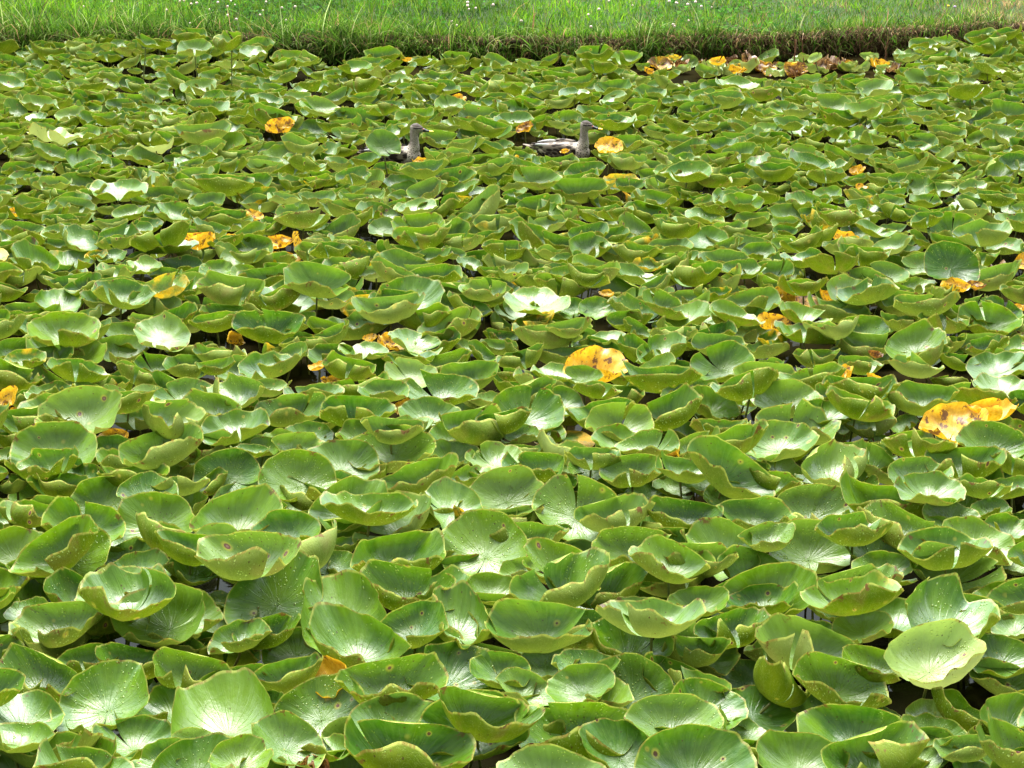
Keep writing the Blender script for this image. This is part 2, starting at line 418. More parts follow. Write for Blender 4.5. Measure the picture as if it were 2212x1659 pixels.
# ------------------------------------------------------------------ leaves read off the place, row by row
# each: x y w tilt roll cup flags  (d dewy, s spotted, p pale, l low by the water, a yellowing)
TILES = {
("A", 0): """250 290 420 0 0 .2 d;-50 300 420 25 0 .4 -;1060 110 780 4 0 .15 -;1340 330 800 16 16 .55 d;1600 340 620 20 -10 .4 -;
480 420 770 3 12 .75 ds;1890 200 300 0 0 .3 -;880 370 230 5 0 .3 l;790 560 430 0 0 .2 l;300 840 740 10 4 .9 d;760 730 560 -2 0 .6 d;1150 740 620 4 -13 .9 ds;
1690 830 700 10 -17 .85 d;2120 860 430 0 5 .7 -;860 1060 800 20 8 .3 -;1440 1040 370 0 -20 .2 l;180 1220 720 2 0 .2 -;
130 1390 680 -20 -6 .5 -;440 1500 880 -20 6 .6 -;1160 1400 700 5 -5 .4 -;720 1610 820 -18 -6 .6 -;1920 1230 830 15 8 .4 -;
1370 1560 450 14 20 .4 ds;1690 1440 420 10 -5 .4 dsp;1720 1680 780 20 -5 .4 d;2080 1570 520 10 -8 .4 -;2070 520 520 4 10 .5 da""",
("A", 1): """90 480 560 10 6 .85 d;150 150 800 30 4 .3 d;720 100 480 4 0 .3 s;1300 85 800 8 4 .85 d;1800 330 530 7 -12 .8 -;
2070 110 500 4 -12 .4 -;760 320 700 20 0 .45 -;900 550 830 12 -3 .75 s;1330 440 620 14 22 .5 -;1700 620 520 0 -10 .3 l;240 840 640 -6 12 .85 d;
30 1110 400 8 20 .7 -;290 1110 430 4 0 .3 l;540 1160 780 26 4 .25 ds;1170 910 920 8 -4 .85 ds;1690 840 800 14 -18 .35 ds;2110 810 500 14 0 .6 -;
280 1410 600 14 -16 .4 s;100 1590 620 12 -10 .4 -;620 1480 480 -12 0 .5 -;1210 1260 780 14 -12 .4 -;1330 1500 1060 7 -8 .9 s;1880 1290 900 22 0 .5 s""",
("A", 2): """410 30 820 7 5 .95 d;230 430 870 14 8 .8 -;600 600 500 0 -5 .3 l;1020 560 720 10 -3 .75 s;890 130 400 0 0 .2 l;1210 190 520 8 0 .5 l;
1600 220 520 8 6 .6 -;2200 150 830 18 16 .55 -;1910 450 640 3 5 .85 d;1640 610 640 24 -22 .75 ds;1450 800 380 0 -15 .2 l;1620 920 520 -12 -6 .7 s;
290 760 560 5 5 .4 d;640 790 560 5 0 .4 ds;120 960 500 14 -12 .4 d;590 950 560 20 12 .4 -;990 1020 800 34 18 .25 ds;570 1350 1040 12 -2 .8 ds;
1700 1110 640 14 -16 .4 ds;1400 1260 800 14 -6 .5 -;2030 1350 420 0 0 .2 -;1590 1640 1000 20 -10 .5 -;1080 1560 300 0 -10 .3 l;2130 1510 440 -8 -8 .8 -;2010 860 400 16 0 .2 l;1700 1330 300 26 30 .7 d""",
("A", 3): """500 210 520 20 -20 .4 ds;790 90 720 4 2 .9 d;1640 -60 800 17 -5 .65 d;1080 300 500 -5 0 .5 l;1590 300 760 8 -13 .5 d;
2080 210 620 14 0 .3 -;820 440 500 8 10 .4 -;350 540 700 -3 -4 .6 ls;940 760 560 10 -6 .7 d;640 920 800 18 -14 .8 ds;2030 690 620 18 -5 .35 d;
2140 430 400 4 0 .3 sa;1730 1140 620 -6 -30 .9 d;2160 1260 620 24 -20 .4 -;1710 1490 540 -4 12 .85 d;1440 1350 560 5 -8 .4 d;740 1370 940 12 8 .7 d;
1060 1210 320 0 -20 .3 l;1300 1600 400 18 0 .3 -;870 1570 450 8 0 .3 l;300 1590 760 18 -8 .5 -;1750 1690 400 4 0 .3 -;2150 1640 450 12 12 .4 -;110 720 400 8 0 .3 l""",
("B", 0): """430 60 420 0 0 .4 s;450 240 570 10 10 .7 -;680 240 700 18 10 .5 -;930 110 340 10 0 .3 -;1270 110 380 12 -10 .25 sp;1190 280 470 10 0 .6 -;
1600 80 540 6 0 .4 -;1760 220 620 -1 4 .7 -;1650 330 260 -16 0 .6 a;2010 60 520 0 6 .7 d;2010 370 600 4 10 .4 -;460 560 710 24 2 .35 -;
360 690 600 -4 13 .7 s;60 620 300 10 0 .4 sa;950 570 520 9 0 .4 -;1390 540 680 4 6 .8 s;1590 600 340 8 -22 .6 -;1120 680 560 -12 -10 .8 -;
1950 490 400 4 0 .3 -;1960 760 560 38 0 .3 d;2150 580 340 -14 0 .5 s;700 780 420 9 -5 .4 -;500 870 520 -2 -9 .9 -;1150 790 590 -12 0 .8 -;
1550 870 500 -18 0 .6 s;100 860 290 -8 22 .9 -;870 1020 600 32 -4 .3 -;1270 950 490 18 -8 .3 s;240 1120 520 -10 -4 .8 s;720 1190 690 8 -8 .6 -;
1340 1190 640 32 0 .3 s;1640 1050 300 8 20 .4 -;2040 1140 760 14 -3 .65 -;50 1170 320 8 10 .5 s;130 1450 600 28 -5 .3 -;560 1480 750 34 -3 .3 ds;
1000 1430 360 14 -10 .3 l;1190 1610 600 8 0 .3 d;1900 1360 520 8 -10 .3 s;1310 1460 380 -12 0 .6 l;1660 1600 470 4 -6 .5 a;1950 1530 520 0 4 .2 -;2060 1620 490 -16 -8 .6 -;2130 1430 260 10 -20 .4 s""",
("B", 1): """100 30 400 -5 0 .5 -;500 80 500 -10 0 .6 s;290 220 600 7 6 .7 s;880 245 620 5 -3 .8 -;1100 60 420 4 0 .6 -;1600 40 620 9 2 .5 d;
1500 260 520 18 0 .35 s;1910 350 620 -6 -12 .9 -;1700 450 400 18 -5 .5 -;1700 600 460 4 -4 .4 d;450 430 420 14 -3 .4 s;200 470 320 9 0 .3 s;
60 540 310 9 0 .4 s;770 410 330 0 8 .4 -;440 570 310 -14 0 .5 -;950 450 500 18 -4 .4 s;1170 560 730 20 9 .5 ds;740 680 620 24 -4 .35 -;
360 790 640 26 -12 .35 d;1380 800 700 4 20 .85 d;800 1040 660 24 4 .5 d;1690 1040 520 16 -12 .3 -;2170 940 640 30 -4 .35 ds;1850 790 340 -4 0 .7 s;
2070 650 500 7 0 .3 -;1170 1200 640 16 15 .55 -;1480 1130 400 18 0 .3 l;60 1100 400 8 20 .7 -;260 1080 400 4 0 .3 l;250 1280 580 18 8 .45 s;
1670 1330 270 -26 5 .5 -;1500 1330 260 4 0 .3 -;740 1400 340 -6 0 .8 -;1230 1480 780 4 -5 .8 d;660 1560 430 14 -5 .4 ds;1960 1420 730 26 8 .3 ds""",
("B", 2): """140 1340 670 -1 2 .85 d;120 230 640 26 -2 .4 d;60 430 360 4 0 .4 -;420 140 420 14 -6 .3 sa;740 50 400 -14 -8 .5 s;760 260 600 -1 14 .85 d;
930 340 560 20 -3 .55 -;1330 200 600 0 12 .85 d;1740 170 460 13 -12 .5 -;1440 70 300 0 8 .4 -;2010 90 360 4 0 .4 sa;960 480 520 4 -5 .35 -;
1160 530 540 0 10 .4 d;1590 510 420 6 4 .7 d;1800 390 500 -10 0 .75 a;1880 480 620 -14 14 .8 -;1850 650 490 10 14 .5 d;90 590 370 -8 0 .85 -;
190 720 540 0 14 .75 d;700 640 460 -8 -6 .8 -;650 740 320 16 0 .3 d;380 780 300 14 10 .3 -;1030 750 520 14 8 .7 ds;1090 900 400 8 0 .3 l;
1330 800 310 -14 0 .6 -;1560 750 360 4 0 .3 d;1400 890 360 10 -6 .3 -;1700 850 430 9 0 .3 s;2010 740 420 8 0 .7 -;2260 840 480 -14 -12 .75 s;
1900 980 470 11 -8 .35 s;2110 1140 660 8 0 .65 d;550 1070 720 32 2 .3 ds;850 880 300 9 0 .4 d;890 1120 670 -2 4 .85 d;1000 1010 260 8 0 .3 -;
1480 1130 660 6 0 .85 d;1050 1430 690 22 -3 .6 d;620 1500 500 18 -10 .4 l;430 1570 640 18 -14 .4 ds;80 1590 380 8 14 .7 -;1800 1420 660 24 14 .5 d;1630 1520 620 -1 -3 .85 ds;
2150 1300 320 -8 6 .5 -;2110 1500 460 8 0 .3 l""",
("B", 3): """180 130 560 18 -3 .5 -;260 330 700 4 -5 .5 s;100 490 640 14 4 .45 s;520 240 430 9 -6 .4 -;720 120 590 1 -8 .85 -;1120 120 260 -4 6 .9 -;
1320 120 620 -1 14 .85 -;1850 105 570 -18 -10 .6 -;2050 20 560 0 0 .2 -;1510 260 480 0 -5 .3 -;2070 380 430 10 -14 .4 sa;880 350 440 2 0 .8 s;
1180 340 250 13 18 .4 d;1310 510 610 -24 -4 .5 s;1680 450 450 16 4 .4 -;1950 520 620 20 -5 .4 s;2150 690 460 -18 -20 .7 -;960 600 310 7 -6 .3 -;
570 690 530 3 -2 .85 d;150 740 370 4 -22 .5 -;960 680 430 9 -26 .6 -;1320 770 530 4 -3 .55 s;1700 690 680 3 6 .85 -;390 830 310 0 4 .5 s;
700 840 490 4 4 .4 d;1400 900 570 7 -4 .4 s;1840 880 510 -16 -8 .7 -;2090 890 390 4 12 .5 -;1050 970 810 -2 -9 .85 d;390 1090 700 24 -4 .4 ds;
1590 1130 480 18 -8 .4 d;1690 1030 320 9 0 .3 -;1930 1070 340 4 5 .4 d;1150 1220 710 4 -3 .9 ds;830 1190 350 9 -10 .3 -;1900 1220 350 13 12 .4 -;
2120 1240 480 4 -12 .5 -;1820 1350 590 14 -14 .35 s;370 1430 680 26 0 .35 d;950 1450 620 14 -12 .35 d;1010 1590 540 11 -6 .4 ds;2130 1530 410 9 4 .4 d;2140 1390 310 -14 4 .5 -;690 1290 310 4 -5 .3 la""",
}
ROWY = {"A": 1244.25, "B": 829.5, "C": 414.75}
LISTED = []
for (row, ci), txt in TILES.items():
    for ln in txt.replace("\n", "").split(";"):
        p = ln.split()
        x, y, w, tl, ro, cu = map(float, p[:6])
        fl = p[6]
        LISTED.append(dict(u=ci * 553 + x / 4, v=ROWY[row] + y / 4, w=w / 4, tilt=tl, roll=ro, cup=cu, fl=fl))

# ------------------------------------------------------------------ leaves that stand out: u v width tilt roll cup age + how they look
def sp(u, v, w, tilt, roll, cup, age, name, label, ref=None, **k):
    return dict(u=u, v=v, w=w, tilt=tilt, roll=roll, cup=cup, age=age, name=name, label=label, ref=ref, **k)
def C_(ci, x, y): return ci * 553 + x / 4, 414.75 + y / 4
Y, G_, B_ = "yellow_lily_leaf", "water_lily_leaf", "withered_lily_leaf"
SPECIAL = [
 sp(1690, 1472, 125, -30, -32, 1.0, 0, "folded_lily_leaf", "folded olive lily leaf showing its veined underside, on a stem over black water", "the folded veined leaf", curl=1.45, caz=58, dark=.1),
 sp(1018, 1285, 0, 0, 0, 0, 0, "", "", None) ,
 sp(2020, 1412, 218, 16, -4, .7, .12, G_, "palest yellow-green lily leaf, thickly beaded with rain, near the lower right corner", "the pale dewy leaf", pale=.95, drops=.95, spots=.12),
 sp(704, 1462, 96, 14, 26, .6, .62, Y, "brown-blotched yellowing lily leaf curled in a black gap near the bottom", "the brown-blotched yellowing leaf"),
 sp(676, 1650, 72, 0, 0, .8, 1.9, B_, "shrivelled dark brown scrap of leaf at the bottom edge", "the shrivelled brown scrap", rough=1.6),
 sp(4, 866, 70, 30, 38, .5, .95, Y, "bright yellow lily leaf standing half up at the left edge", "the upright yellow leaf"),
 sp(22, 899, 78, 16, 10, .6, .95, Y, "yellow lily leaf floating below the upright yellow leaf, at the left edge", None, low=1),
 sp(378, 931, 64, 0, -8, 1, .85, B_, "tan rolled-up lily leaf like a small bolster", "the tan rolled-up leaf", curl=-2.0, caz=-5, pale=.9),
 sp(241, 945, 74, 8, 8, .6, 1.25, B_, "thin orange-brown strip of withered leaf behind two green leaves", "the thin orange-brown strip"),
 sp(872, 877, 44, 18, 20, .4, .95, Y, "small yellow leaf tip poking out behind a two-lobed green leaf", "the small yellow leaf tip"),
 sp(1219, 951, 132, 0, 0, .02, .42, "floating_lily_leaf", "flat olive-brown lily leaf lying on the water, the green leaves' shade across it", "the flat olive-brown floating leaf", low=1, wave=.15, iso=.0, curl=.02, dark=1),
 sp(1450, 972, 40, -40, 80, 1, .5, "rolled_lily_leaf", "tightly rolled yellowish leaf standing like a stub between cupped leaves", "the upright rolled stub", curl=2.6, caz=60),
 sp(992, 1112, 28, -60, 60, 1, .35, "lily_bud_leaf", "narrow furled yellow-green young leaf standing upright on a grey-green leaf", "the furled young leaf", curl=2.7, caz=88),
 sp(645, 1186, 165, -34, 32, .9, .05, "folded_lily_leaf", "big folded lily leaf with its pale veined underside turned to the viewer, leaning right", "the big folded pale leaf", curl=1.0, caz=30, pale=.25),
 sp(388, 1158, 188, -26, -20, .8, .04, "folded_lily_leaf", "big upturned lily leaf, smooth olive underside with a hooked upper left tip", "the big upturned olive leaf", curl=.9, caz=-22),
 sp(1740, 913, 20, 10, 0, .5, 0, "", "", None),
 sp(2060, 914, 148, 16, 4, .4, 1.02, Y, "large yellow lily leaf with brown burnt patches, above two green leaves by the right edge", "the large burnt yellow leaf"),
 sp(2140, 884, 120, -6, 2, .75, .68, Y, "olive and yellow boat-shaped lily leaf just behind the large burnt yellow one", None),
 sp(1772, 852, 60, 6, 0, .5, .95, Y, "small yellow strip of leaf left of a cupped green leaf with a brown rim", "the small yellow strip"),
 sp(1898, 833, 40, 14, 20, .9, 1.45, B_, "little rust-brown curled leaf between two cups near the right side", "the little rust-brown curl"),
 sp(1948, 838, 44, 14, 0, .5, .8, Y, "little yellow-green leaf beside the rust-brown curl", None),
 # third row
 sp(*C_(0, 120, 170), 46, 12, 12, .6, .95, Y, "small yellow leaf at the left edge below a leaning green leaf", "the small left-edge yellow leaf"),
 sp(*C_(0, 1665, 432), 98, 8, 6, .9, .92, Y, "long pale yellow leaf, boat-shaped, with a frilled rim", "the long pale yellow leaf"),
 sp(*C_(0, 2010, 400), 50, -4, 0, .7, 1.1, Y, "orange-yellow strip of leaf right of the long pale yellow one", None),
 sp(*C_(0, 410, 540), 32, 10, -10, .4, .98, Y, "little bright yellow leaf tip with dark specks", "the little specked yellow tip", spots=.4),
 sp(*C_(0, 2195, 195), 42, 22, -10, .6, 1.15, Y, "orange-yellow leaf with brown blotches standing behind green leaves", "the blotched orange leaf", spots=.5),
 sp(*C_(0, 2040, 1265), 40, 30, -60, .9, 1.15, Y, "orange leaf curling down in a narrow ribbon beside a dark underside", "the orange ribbon leaf"),
 sp(*C_(0, 210, 1440), 96, 6, -4, .5, .52, G_, "green lily leaf with yellow rim and two dark eye-like spots", "the yellow-rimmed leaf", spots=.7),
 sp(*C_(0, 1870, 670), 76, 28, 0, .3, .42, G_, "left half of a split leaf, green and yellow with brown eye spots", "the split spotted leaf", spots=.6, drops=.5),
 sp(*C_(0, 2110, 700), 60, 30, -6, .3, .35, G_, "right half of the split leaf, paler with two grey-brown spots", None, spots=.6),
 sp(*C_(0, 830, 540), 52, 8, 0, .5, .60, G_, "yellowing scrap of leaf with black-brown spots among dull green leaves", "the yellowing spotted scrap", spots=.9),
 sp(*C_(0, 550, 1190), 160, 10, -10, .55, .25, G_, "large grey-green lily leaf with yellow-ringed holes along its rim", "the leaf with yellow-ringed holes", spots=.5),
 sp(*C_(0, 1400, 1200), 124, 22, 0, .3, .02, G_, "pale grey-green lily leaf with pinkish stains, tilted to the viewer", "the pink-stained leaf", spots=.6, pale=.35),
 sp(*C_(0, 1870, 1120), 124, 0, 4, .9, .12, G_, "bowl-shaped leaf with a brownish ribbed underside in front", "the ribbed brown bowl"),
 sp(*C_(0, 1860, 1500), 90, 4, 0, .8, .0, G_, "bright dewy lily leaf folded like a pocket near the orange ribbon leaf", None, drops=.8),
 sp(*C_(0, 1380, 370), 130, -18, 22, .9, .02, G_, "pair of olive leaf lobes crossing like an X, undersides out", "the crossed olive lobes"),
 sp(*C_(1, 195, 430), 68, 10, 0, .6, 1.0, Y, "yellow-orange leaf behind a dark speckled green one", "the yellow-orange leaf"),
 sp(*C_(1, 385, 445), 36, 10, -58, .6, 1.05, Y, "narrow yellow ribbon of leaf leaning right", "the narrow yellow ribbon"),
 sp(*C_(1, 215, 605), 92, 0, 0, .6, 1.35, B_, "long brown edge of a rotting leaf along a pool of open water", "the long brown rotting edge", low=1),
 sp(*C_(1, 440, 735), 92, 10, 6, .6, 1.28, B_, "large orange-brown rotting leaf lying in the open pool", "the large rotting leaf in the pool", low=1, rough=.8),
 sp(*C_(1, 1180, 1290), 66, 22, -6, .5, 1.22, B_, "orange-brown speckled leaf standing up among green bowls", "the speckled orange-brown leaf", spots=.3),
 sp(*C_(1, 985, 1255), 34, 8, 0, .5, 1.05, Y, "small orange-yellow sliver touching the speckled orange-brown leaf", None),
 sp(*C_(1, 535, 1490), 44, 6, 20, .5, .8, Y, "yellow-green sliver of leaf between a spotted roll and a green bowl", None),
 sp(*C_(1, 655, 1620), 50, 4, 0, .5, .98, Y, "yellow wedge of leaf under a green bowl", "the yellow wedge"),
 sp(*C_(1, 1010, 680), 62, 22, 20, .8, .15, G_, "greyish lily leaf folded to a point with brown-spotted yellow fold", "the grey folded point", spots=.8, pale=.5),
 sp(*C_(1, 1330, 900), 150, 22, 0, .4, .12, G_, "broad lily leaf with a ragged brown-spotted top edge, cup resting before it", "the ragged spotted leaf", spots=.5),
 sp(*C_(1, 1450, 1070), 118, 2, 8, .95, .0, G_, "deep green bowl-shaped leaf in front of the ragged spotted one", None),
 sp(*C_(1, 1400, 290), 118, 14, 4, .7, .0, G_, "upper of two nested bowl-shaped leaves", "the nested bowls"),
 sp(*C_(1, 1430, 390), 130, -4, 0, .9, .05, G_, "lower of two nested bowl-shaped leaves", None, spots=.3),
 sp(*C_(1, 1100, 300), 66, 30, 0, .3, 0, G_, "dark grey-green matt leaf standing left of the nested bowls", None, dark=1, pale=.25),
 sp(*C_(1, 1340, 1560), 116, 16, 0, .4, .30, G_, "pale lily leaf with yellow streaks in its upper rim and tan blush", "the pale yellow-streaked leaf", pale=.6, spots=.15),
 sp(*C_(1, 800, 1500), 120, 4, -8, .9, .0, G_, "green striped bowl-shaped leaf above a yellow wedge", None),
 sp(*C_(2, 725, 1490), 142, 18, -8, .45, 1.02, Y, "largest yellow leaf, a crescent with brown burnt edge in the middle of the pond", "the large yellow crescent", slit=-115),
 sp(*C_(2, 620, 1590), 84, 24, 10, .5, .06, G_, "half-dark green leaf lobe covering the left end of the yellow crescent", None),
 sp(*C_(2, 815, 872), 34, 14, 0, .4, .98, Y, "tiny yellow leaf tip above a frilled green bowl", "the tiny yellow tip"),
 sp(*C_(2, 730, 1000), 78, 30, -12, .3, .32, G_, "right half of a green leaf with one black spot and yellow vein", None, spots=.4),
 sp(*C_(2, 530, 990), 62, 32, 6, .3, .28, G_, "left half of a green leaf standing beside its black-spotted other half", None, spots=.1),
 sp(*C_(2, 992, 60), 20, -60, 60, 1, .4, "lily_bud_leaf", "tiny pale furled young leaf standing among green leaves", "the tiny furled young leaf", curl=2.6, caz=85, pale=.9),
 sp(*C_(2, 2010, 660), 100, 10, 0, .5, 0, G_, "plain broad green leaf left of a leaf with rust-edged underside", None),
 sp(*C_(2, 2130, 510), 76, 22, -4, .6, .22, G_, "pale green leaf with a rust-yellow edge to its underside", None, spots=.15),
 sp(*C_(3, 60, 1120), 78, 14, -10, .5, 1.0, Y, "large mottled yellow leaf beside open water with a ripple line", "the large mottled yellow leaf", spots=.5),
 sp(*C_(3, 150, 890), 44, 24, -30, .5, .98, Y, "bright yellow pointed leaf half over a sunken brown leaf", "the bright yellow pointed leaf", spots=.2),
 sp(*C_(3, 365, 940), 74, 4, -6, .1, 1.42, B_, "sunken tawny-brown leaf lying flat in the water", "the sunken tawny leaf", low=1, wave=.3),
 sp(*C_(3, 535, 890), 44, -4, -24, .8, .85, Y, "yellow-green speckled sliver right of the sunken tawny leaf", None, spots=.5),
 sp(*C_(3, 300, 800), 112, -12, 4, .8, .35, G_, "yellow-green boat-shaped leaf above the sunken tawny leaf", None, spots=.2),
 sp(*C_(3, 730, 860), 112, 24, -14, .3, .06, G_, "large smooth pale green leaf right of the sunken tawny leaf", "the large smooth pale leaf", pale=.3),
 sp(*C_(3, 670, 388), 60, 4, 2, .6, .92, Y, "mustard-yellow leaf densely speckled brown", "the speckled mustard leaf", spots=1.0),
 sp(*C_(3, 400, 375), 104, -14, 18, .9, .02, G_, "olive cupped leaf pair left of the speckled mustard leaf", None),
 sp(*C_(3, 540, 610), 122, -24, 0, .5, .0, G_, "two-lobed underside, smooth yellow-green, like an open clam", "the clam-shaped underside", slit=-88),
 sp(*C_(3, 605, 1570), 66, 8, 12, .7, .95, Y, "yellow leaf with burnt brown middle in a green boat", "the burnt-hearted yellow leaf"),
 sp(*C_(3, 380, 1600), 150, -6, 10, .8, .22, G_, "green boat-shaped leaf holding the burnt-hearted yellow leaf", None, spots=.2),
 sp(*C_(3, 645, 1440), 100, 2, -4, .5, .5, G_, "flat olive leaf with a yellow rim by black water", None, low=1, dark=.9),
 sp(*C_(3, 1590, 635), 122, 46, 0, .3, .0, G_, "largest dark leaf, standing upright with a radiating grey centre", "the large dark upright leaf", dark=1, slit=-100, spots=.15, zup=.06),
 sp(*C_(3, 1320, 620), 84, 36, 8, .3, .2, G_, "light green leaf standing just left of the large dark upright leaf", None, spots=.35, pale=.2),
 sp(*C_(3, 1590, 320), 112, 34, 6, .4, 0, G_, "bright green leaf standing above the large dark upright leaf", None),
 sp(*C_(3, 1620, 800), 66, 4, 0, .6, .9, Y, "yellow edge of a leaf under the large dark upright leaf", None),
 sp(*C_(3, 1800, 805), 44, 6, -10, .6, 1.5, B_, "pinkish brown dead leaf bit right under the large dark upright leaf", None),
 sp(*C_(3, 1975, 662), 40, 0, 0, 1, 1.7, B_, "grey-brown rolled dead leaf", "the grey-brown dead roll", curl=-2.2, caz=0, pale=.5),
 sp(*C_(3, 1280, 1280), 136, 18, 6, .5, .0, G_, "bright veined leaf, widest of its row, with a side flap turned up at its left", "the bright veined leaf", slit=175),
 sp(*C_(3, 540, 1170), 126, -18, 4, .8, .05, G_, "pale olive rolled leaf with brown flecks right of the mottled yellow leaf", None, pale=.3, spots=.3),
 sp(*C_(3, 330, 1060), 120, 4, -18, .4, .0, G_, "diamond-shaped glossy leaf pointing right beside the mottled yellow leaf", None),
 sp(*C_(3, 935, 1610), 42, 0, -25, .8, .85, Y, "yellow underside hanging below a cupped green leaf", None),
 sp(*C_(3, 930, 1400), 34, 10, -20, .8, 1.6, B_, "small red-brown curl of leaf beside black water", "the small red-brown curl"),
 sp(*C_(3, 2165, 1000), 32, 14, 0, .5, .95, Y, "yellow leaf corner with a black spot at the right edge", "the yellow right-edge corner", spots=.6),
 sp(*C_(3, 2195, 590), 36, 30, 40, .5, .98, Y, "plain yellow leaf corner high on the right edge", None),
 # towards the bank
 sp(118, 288, 122, -16, -8, .9, .06, "pale_lily_leaf", "largest whitish-green crumpled leaf with dark stains, standing at the left", "the large whitish crumpled leaf", pale=.9, curl=-.7, caz=70, rough=.55, zup=.08, spots=.3, slit=-95),
 sp(336, 313, 80, -22, 4, .8, .02, "pale_lily_leaf", "pale ribbed leaf domed upward right of the whitish crumpled leaf", "the pale domed leaf", pale=.95, curl=-1.1, caz=5, zup=.06),
 sp(604, 270, 64, 26, 2, .7, 1.3, B_, "rust-brown leaf standing up like a shell", "the rust-brown shell leaf", rough=.5, zup=.08),
 sp(1133, 274, 38, 30, 10, .7, 1.45, B_, "mottled brown pointed dead leaf between the two ducks", "the brown pointed leaf", rough=.8, zup=.06),
 sp(1315, 313, 62, 26, 10, .5, 1.02, Y, "yellow leaf with a big brown blot right of the right duck", "the blotted yellow leaf", zup=.05),
 sp(1220, 326, 22, 6, 10, .5, .95, Y, "small yellow leaf bit against the right duck's flank", None),
 sp(912, 350, 44, 10, -14, .5, .9, Y, "yellow speckled leaf in front of the left duck's breast", None, spots=.8),
 sp(988, 212, 40, 22, 0, .5, 1.0, Y, "yellow leaf with a brown blot, far out towards the bank", "the far yellow leaf"),
 sp(1106, 343, 30, 6, 26, .9, .9, B_, "small tan curled leaf between the ducks, nearer the viewer", "the small tan curl", curl=1.6, pale=.6),
 sp(828, 308, 78, 50, -6, .3, .0, G_, "big dark grey-green upright leaf hiding the left duck's body", "the left duck's screening leaf", dark=.8, slit=-60, zup=.14, pale=.15),
 sp(2137, 355, 62, 6, -4, .5, .60, "pale_lily_leaf", "pale lemon-yellow crumpled leaf near the right edge", "the lemon-yellow leaf", pale=.9, rough=.6),
 sp(2192, 350, 70, 40, -6, .4, 0, G_, "dark green leaf standing upright at the right edge", "the dark right-edge leaf", dark=1, zup=.08),
 sp(1852, 366, 36, 14, 0, .6, 1.15, Y, "orange spotted leaf bit in the far right half", "the orange spotted bit", spots=.5),
 sp(1952, 268, 26, 10, -20, .6, .95, Y, "small yellow leaf bit far out in the right half", None),
 sp(1862, 405, 28, 10, -20, .6, .98, Y, "small yellow leaf below the orange spotted bit", None),
 sp(490, 87, 66, 2, 18, .9, .12, G_, "highest leaf of the far clump, its tan tip against the bank grass", "the high far leaf by the bank", zup=.34),
 sp(318, 88, 52, 10, -24, .6, 0, G_, "grey-green leaf raised on the far clump beside the bank grass, left of the tan-tipped one", None, zup=.3),
 sp(420, 102, 76, 20, 0, .5, 0, G_, "pale broad leaf on top of the far clump by the bank", None, zup=.22, pale=.15),
 sp(878, 128, 26, 10, 0, .7, .8, Y, "small yellow-rimmed leaf at the foot of the bank", None, zup=.1),
 sp(1550, 131, 38, 16, 0, .6, .45, "pale_lily_leaf", "rounded yellow-green leaf by the foot of the bank among dead scraps", "the rounded yellow-green leaf"),
 sp(1760, 124, 32, 30, 20, .5, .15, "pale_lily_leaf", "whitish leaf standing to a peak among dead scraps by the bank", "the whitish peaked leaf", pale=1, zup=.06),
 sp(1456, 124, 34, -4, 0, .7, .35, "pale_lily_leaf", "yellow-green rolled leaf by the bank beside reddish stalks", None, pale=.3),
]
SPECIAL = [s for s in SPECIAL if s["name"]]

# ------------------------------------------------------------------ shore line
SHORE = [(-500, 128), (-200, 130), (0, 130), (400, 128), (700, 134), (1100, 137), (1400, 136), (1700, 128), (1950, 114), (2212, 104), (2500, 98), (2800, 96)]
_sh = np.array([at(u, v, 0.0) for u, v in SHORE])
_lo, _hi = _sh[0], _sh[-1]
_shx = np.concatenate([[-60], _sh[:, 0], [60]]); _shy = np.concatenate([[_lo[1]], _sh[:, 1], [_hi[1]]])
def shore_y(x):
    x = np.asarray(x, float)
    return np.interp(x, _shx, _shy) + 0.035 * np.sin(x * 5.1) + 0.025 * np.sin(x * 11.3 + 1)

# ------------------------------------------------------------------ gather all leaves
leaves = []
for e in LISTED:
    f = e["fl"]
    r = np.random.default_rng(len(leaves) * 17 + 5)
    low = "l" in f
    leaves.append(dict(u=e["u"], v=e["v"], w=e["w"] * 1.06, tilt=e["tilt"] + 2, roll=e["roll"], cup=e["cup"], seed=len(leaves) * 17 + 5,
        age=(r.uniform(.14, .24) if "a" in f else r.uniform(0, .16)), spots=(r.uniform(.22, .5) if "s" in f else r.choice([.03, .08, .16, .25])),
        drops=(r.uniform(.5, .95) if "d" in f else r.uniform(0, .35)), pale=(r.uniform(.45, .7) if "p" in f else max(0, r.normal(.05, .1))),
        dark=(r.uniform(.5, 1) if low else r.uniform(0, .6)), low=low, zt=(0.03 if low else 0.12), fl=f, fixed=True, name="water_lily_leaf", label=None, ref=None, kw={}))  # low leaves take a darker green that paints in the shade between leaves
for s in SPECIAL:
    r = np.random.default_rng(len(leaves) * 17 + 5)
    kw = {}
    if .2 <= s["age"] <= .62 and s["name"] == G_: s["age"] *= .5
    if "curl" in s: kw["curl"] = s["curl"]
    if "caz" in s: kw["curl_az"] = s["caz"]
    if "rough" in s: kw["rough"] = s["rough"]
    elif s["age"] > .8: kw["rough"] = .35
    if "wave" in s: kw["wave"] = s["wave"]
    if "iso" in s: kw["iso"] = s["iso"]
    low = bool(s.get("low"))
    near = min(1.0, s["v"] / 900.0)
    leaves.append(dict(u=s["u"], v=s["v"], w=s["w"], tilt=s["tilt"], roll=s["roll"], cup=s["cup"], seed=len(leaves) * 17 + 5, age=s["age"],
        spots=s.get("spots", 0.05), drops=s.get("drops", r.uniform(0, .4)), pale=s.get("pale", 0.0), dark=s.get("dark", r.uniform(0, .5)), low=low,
        zt=(0.04 if low else (0.085 if s["age"] > .7 else 0.10) + 0.05 * near) + s.get("zup", 0), fl="", fixed=True, name=s["name"], label=s["label"], ref=s["ref"], kw=kw, slit=s.get("slit")))
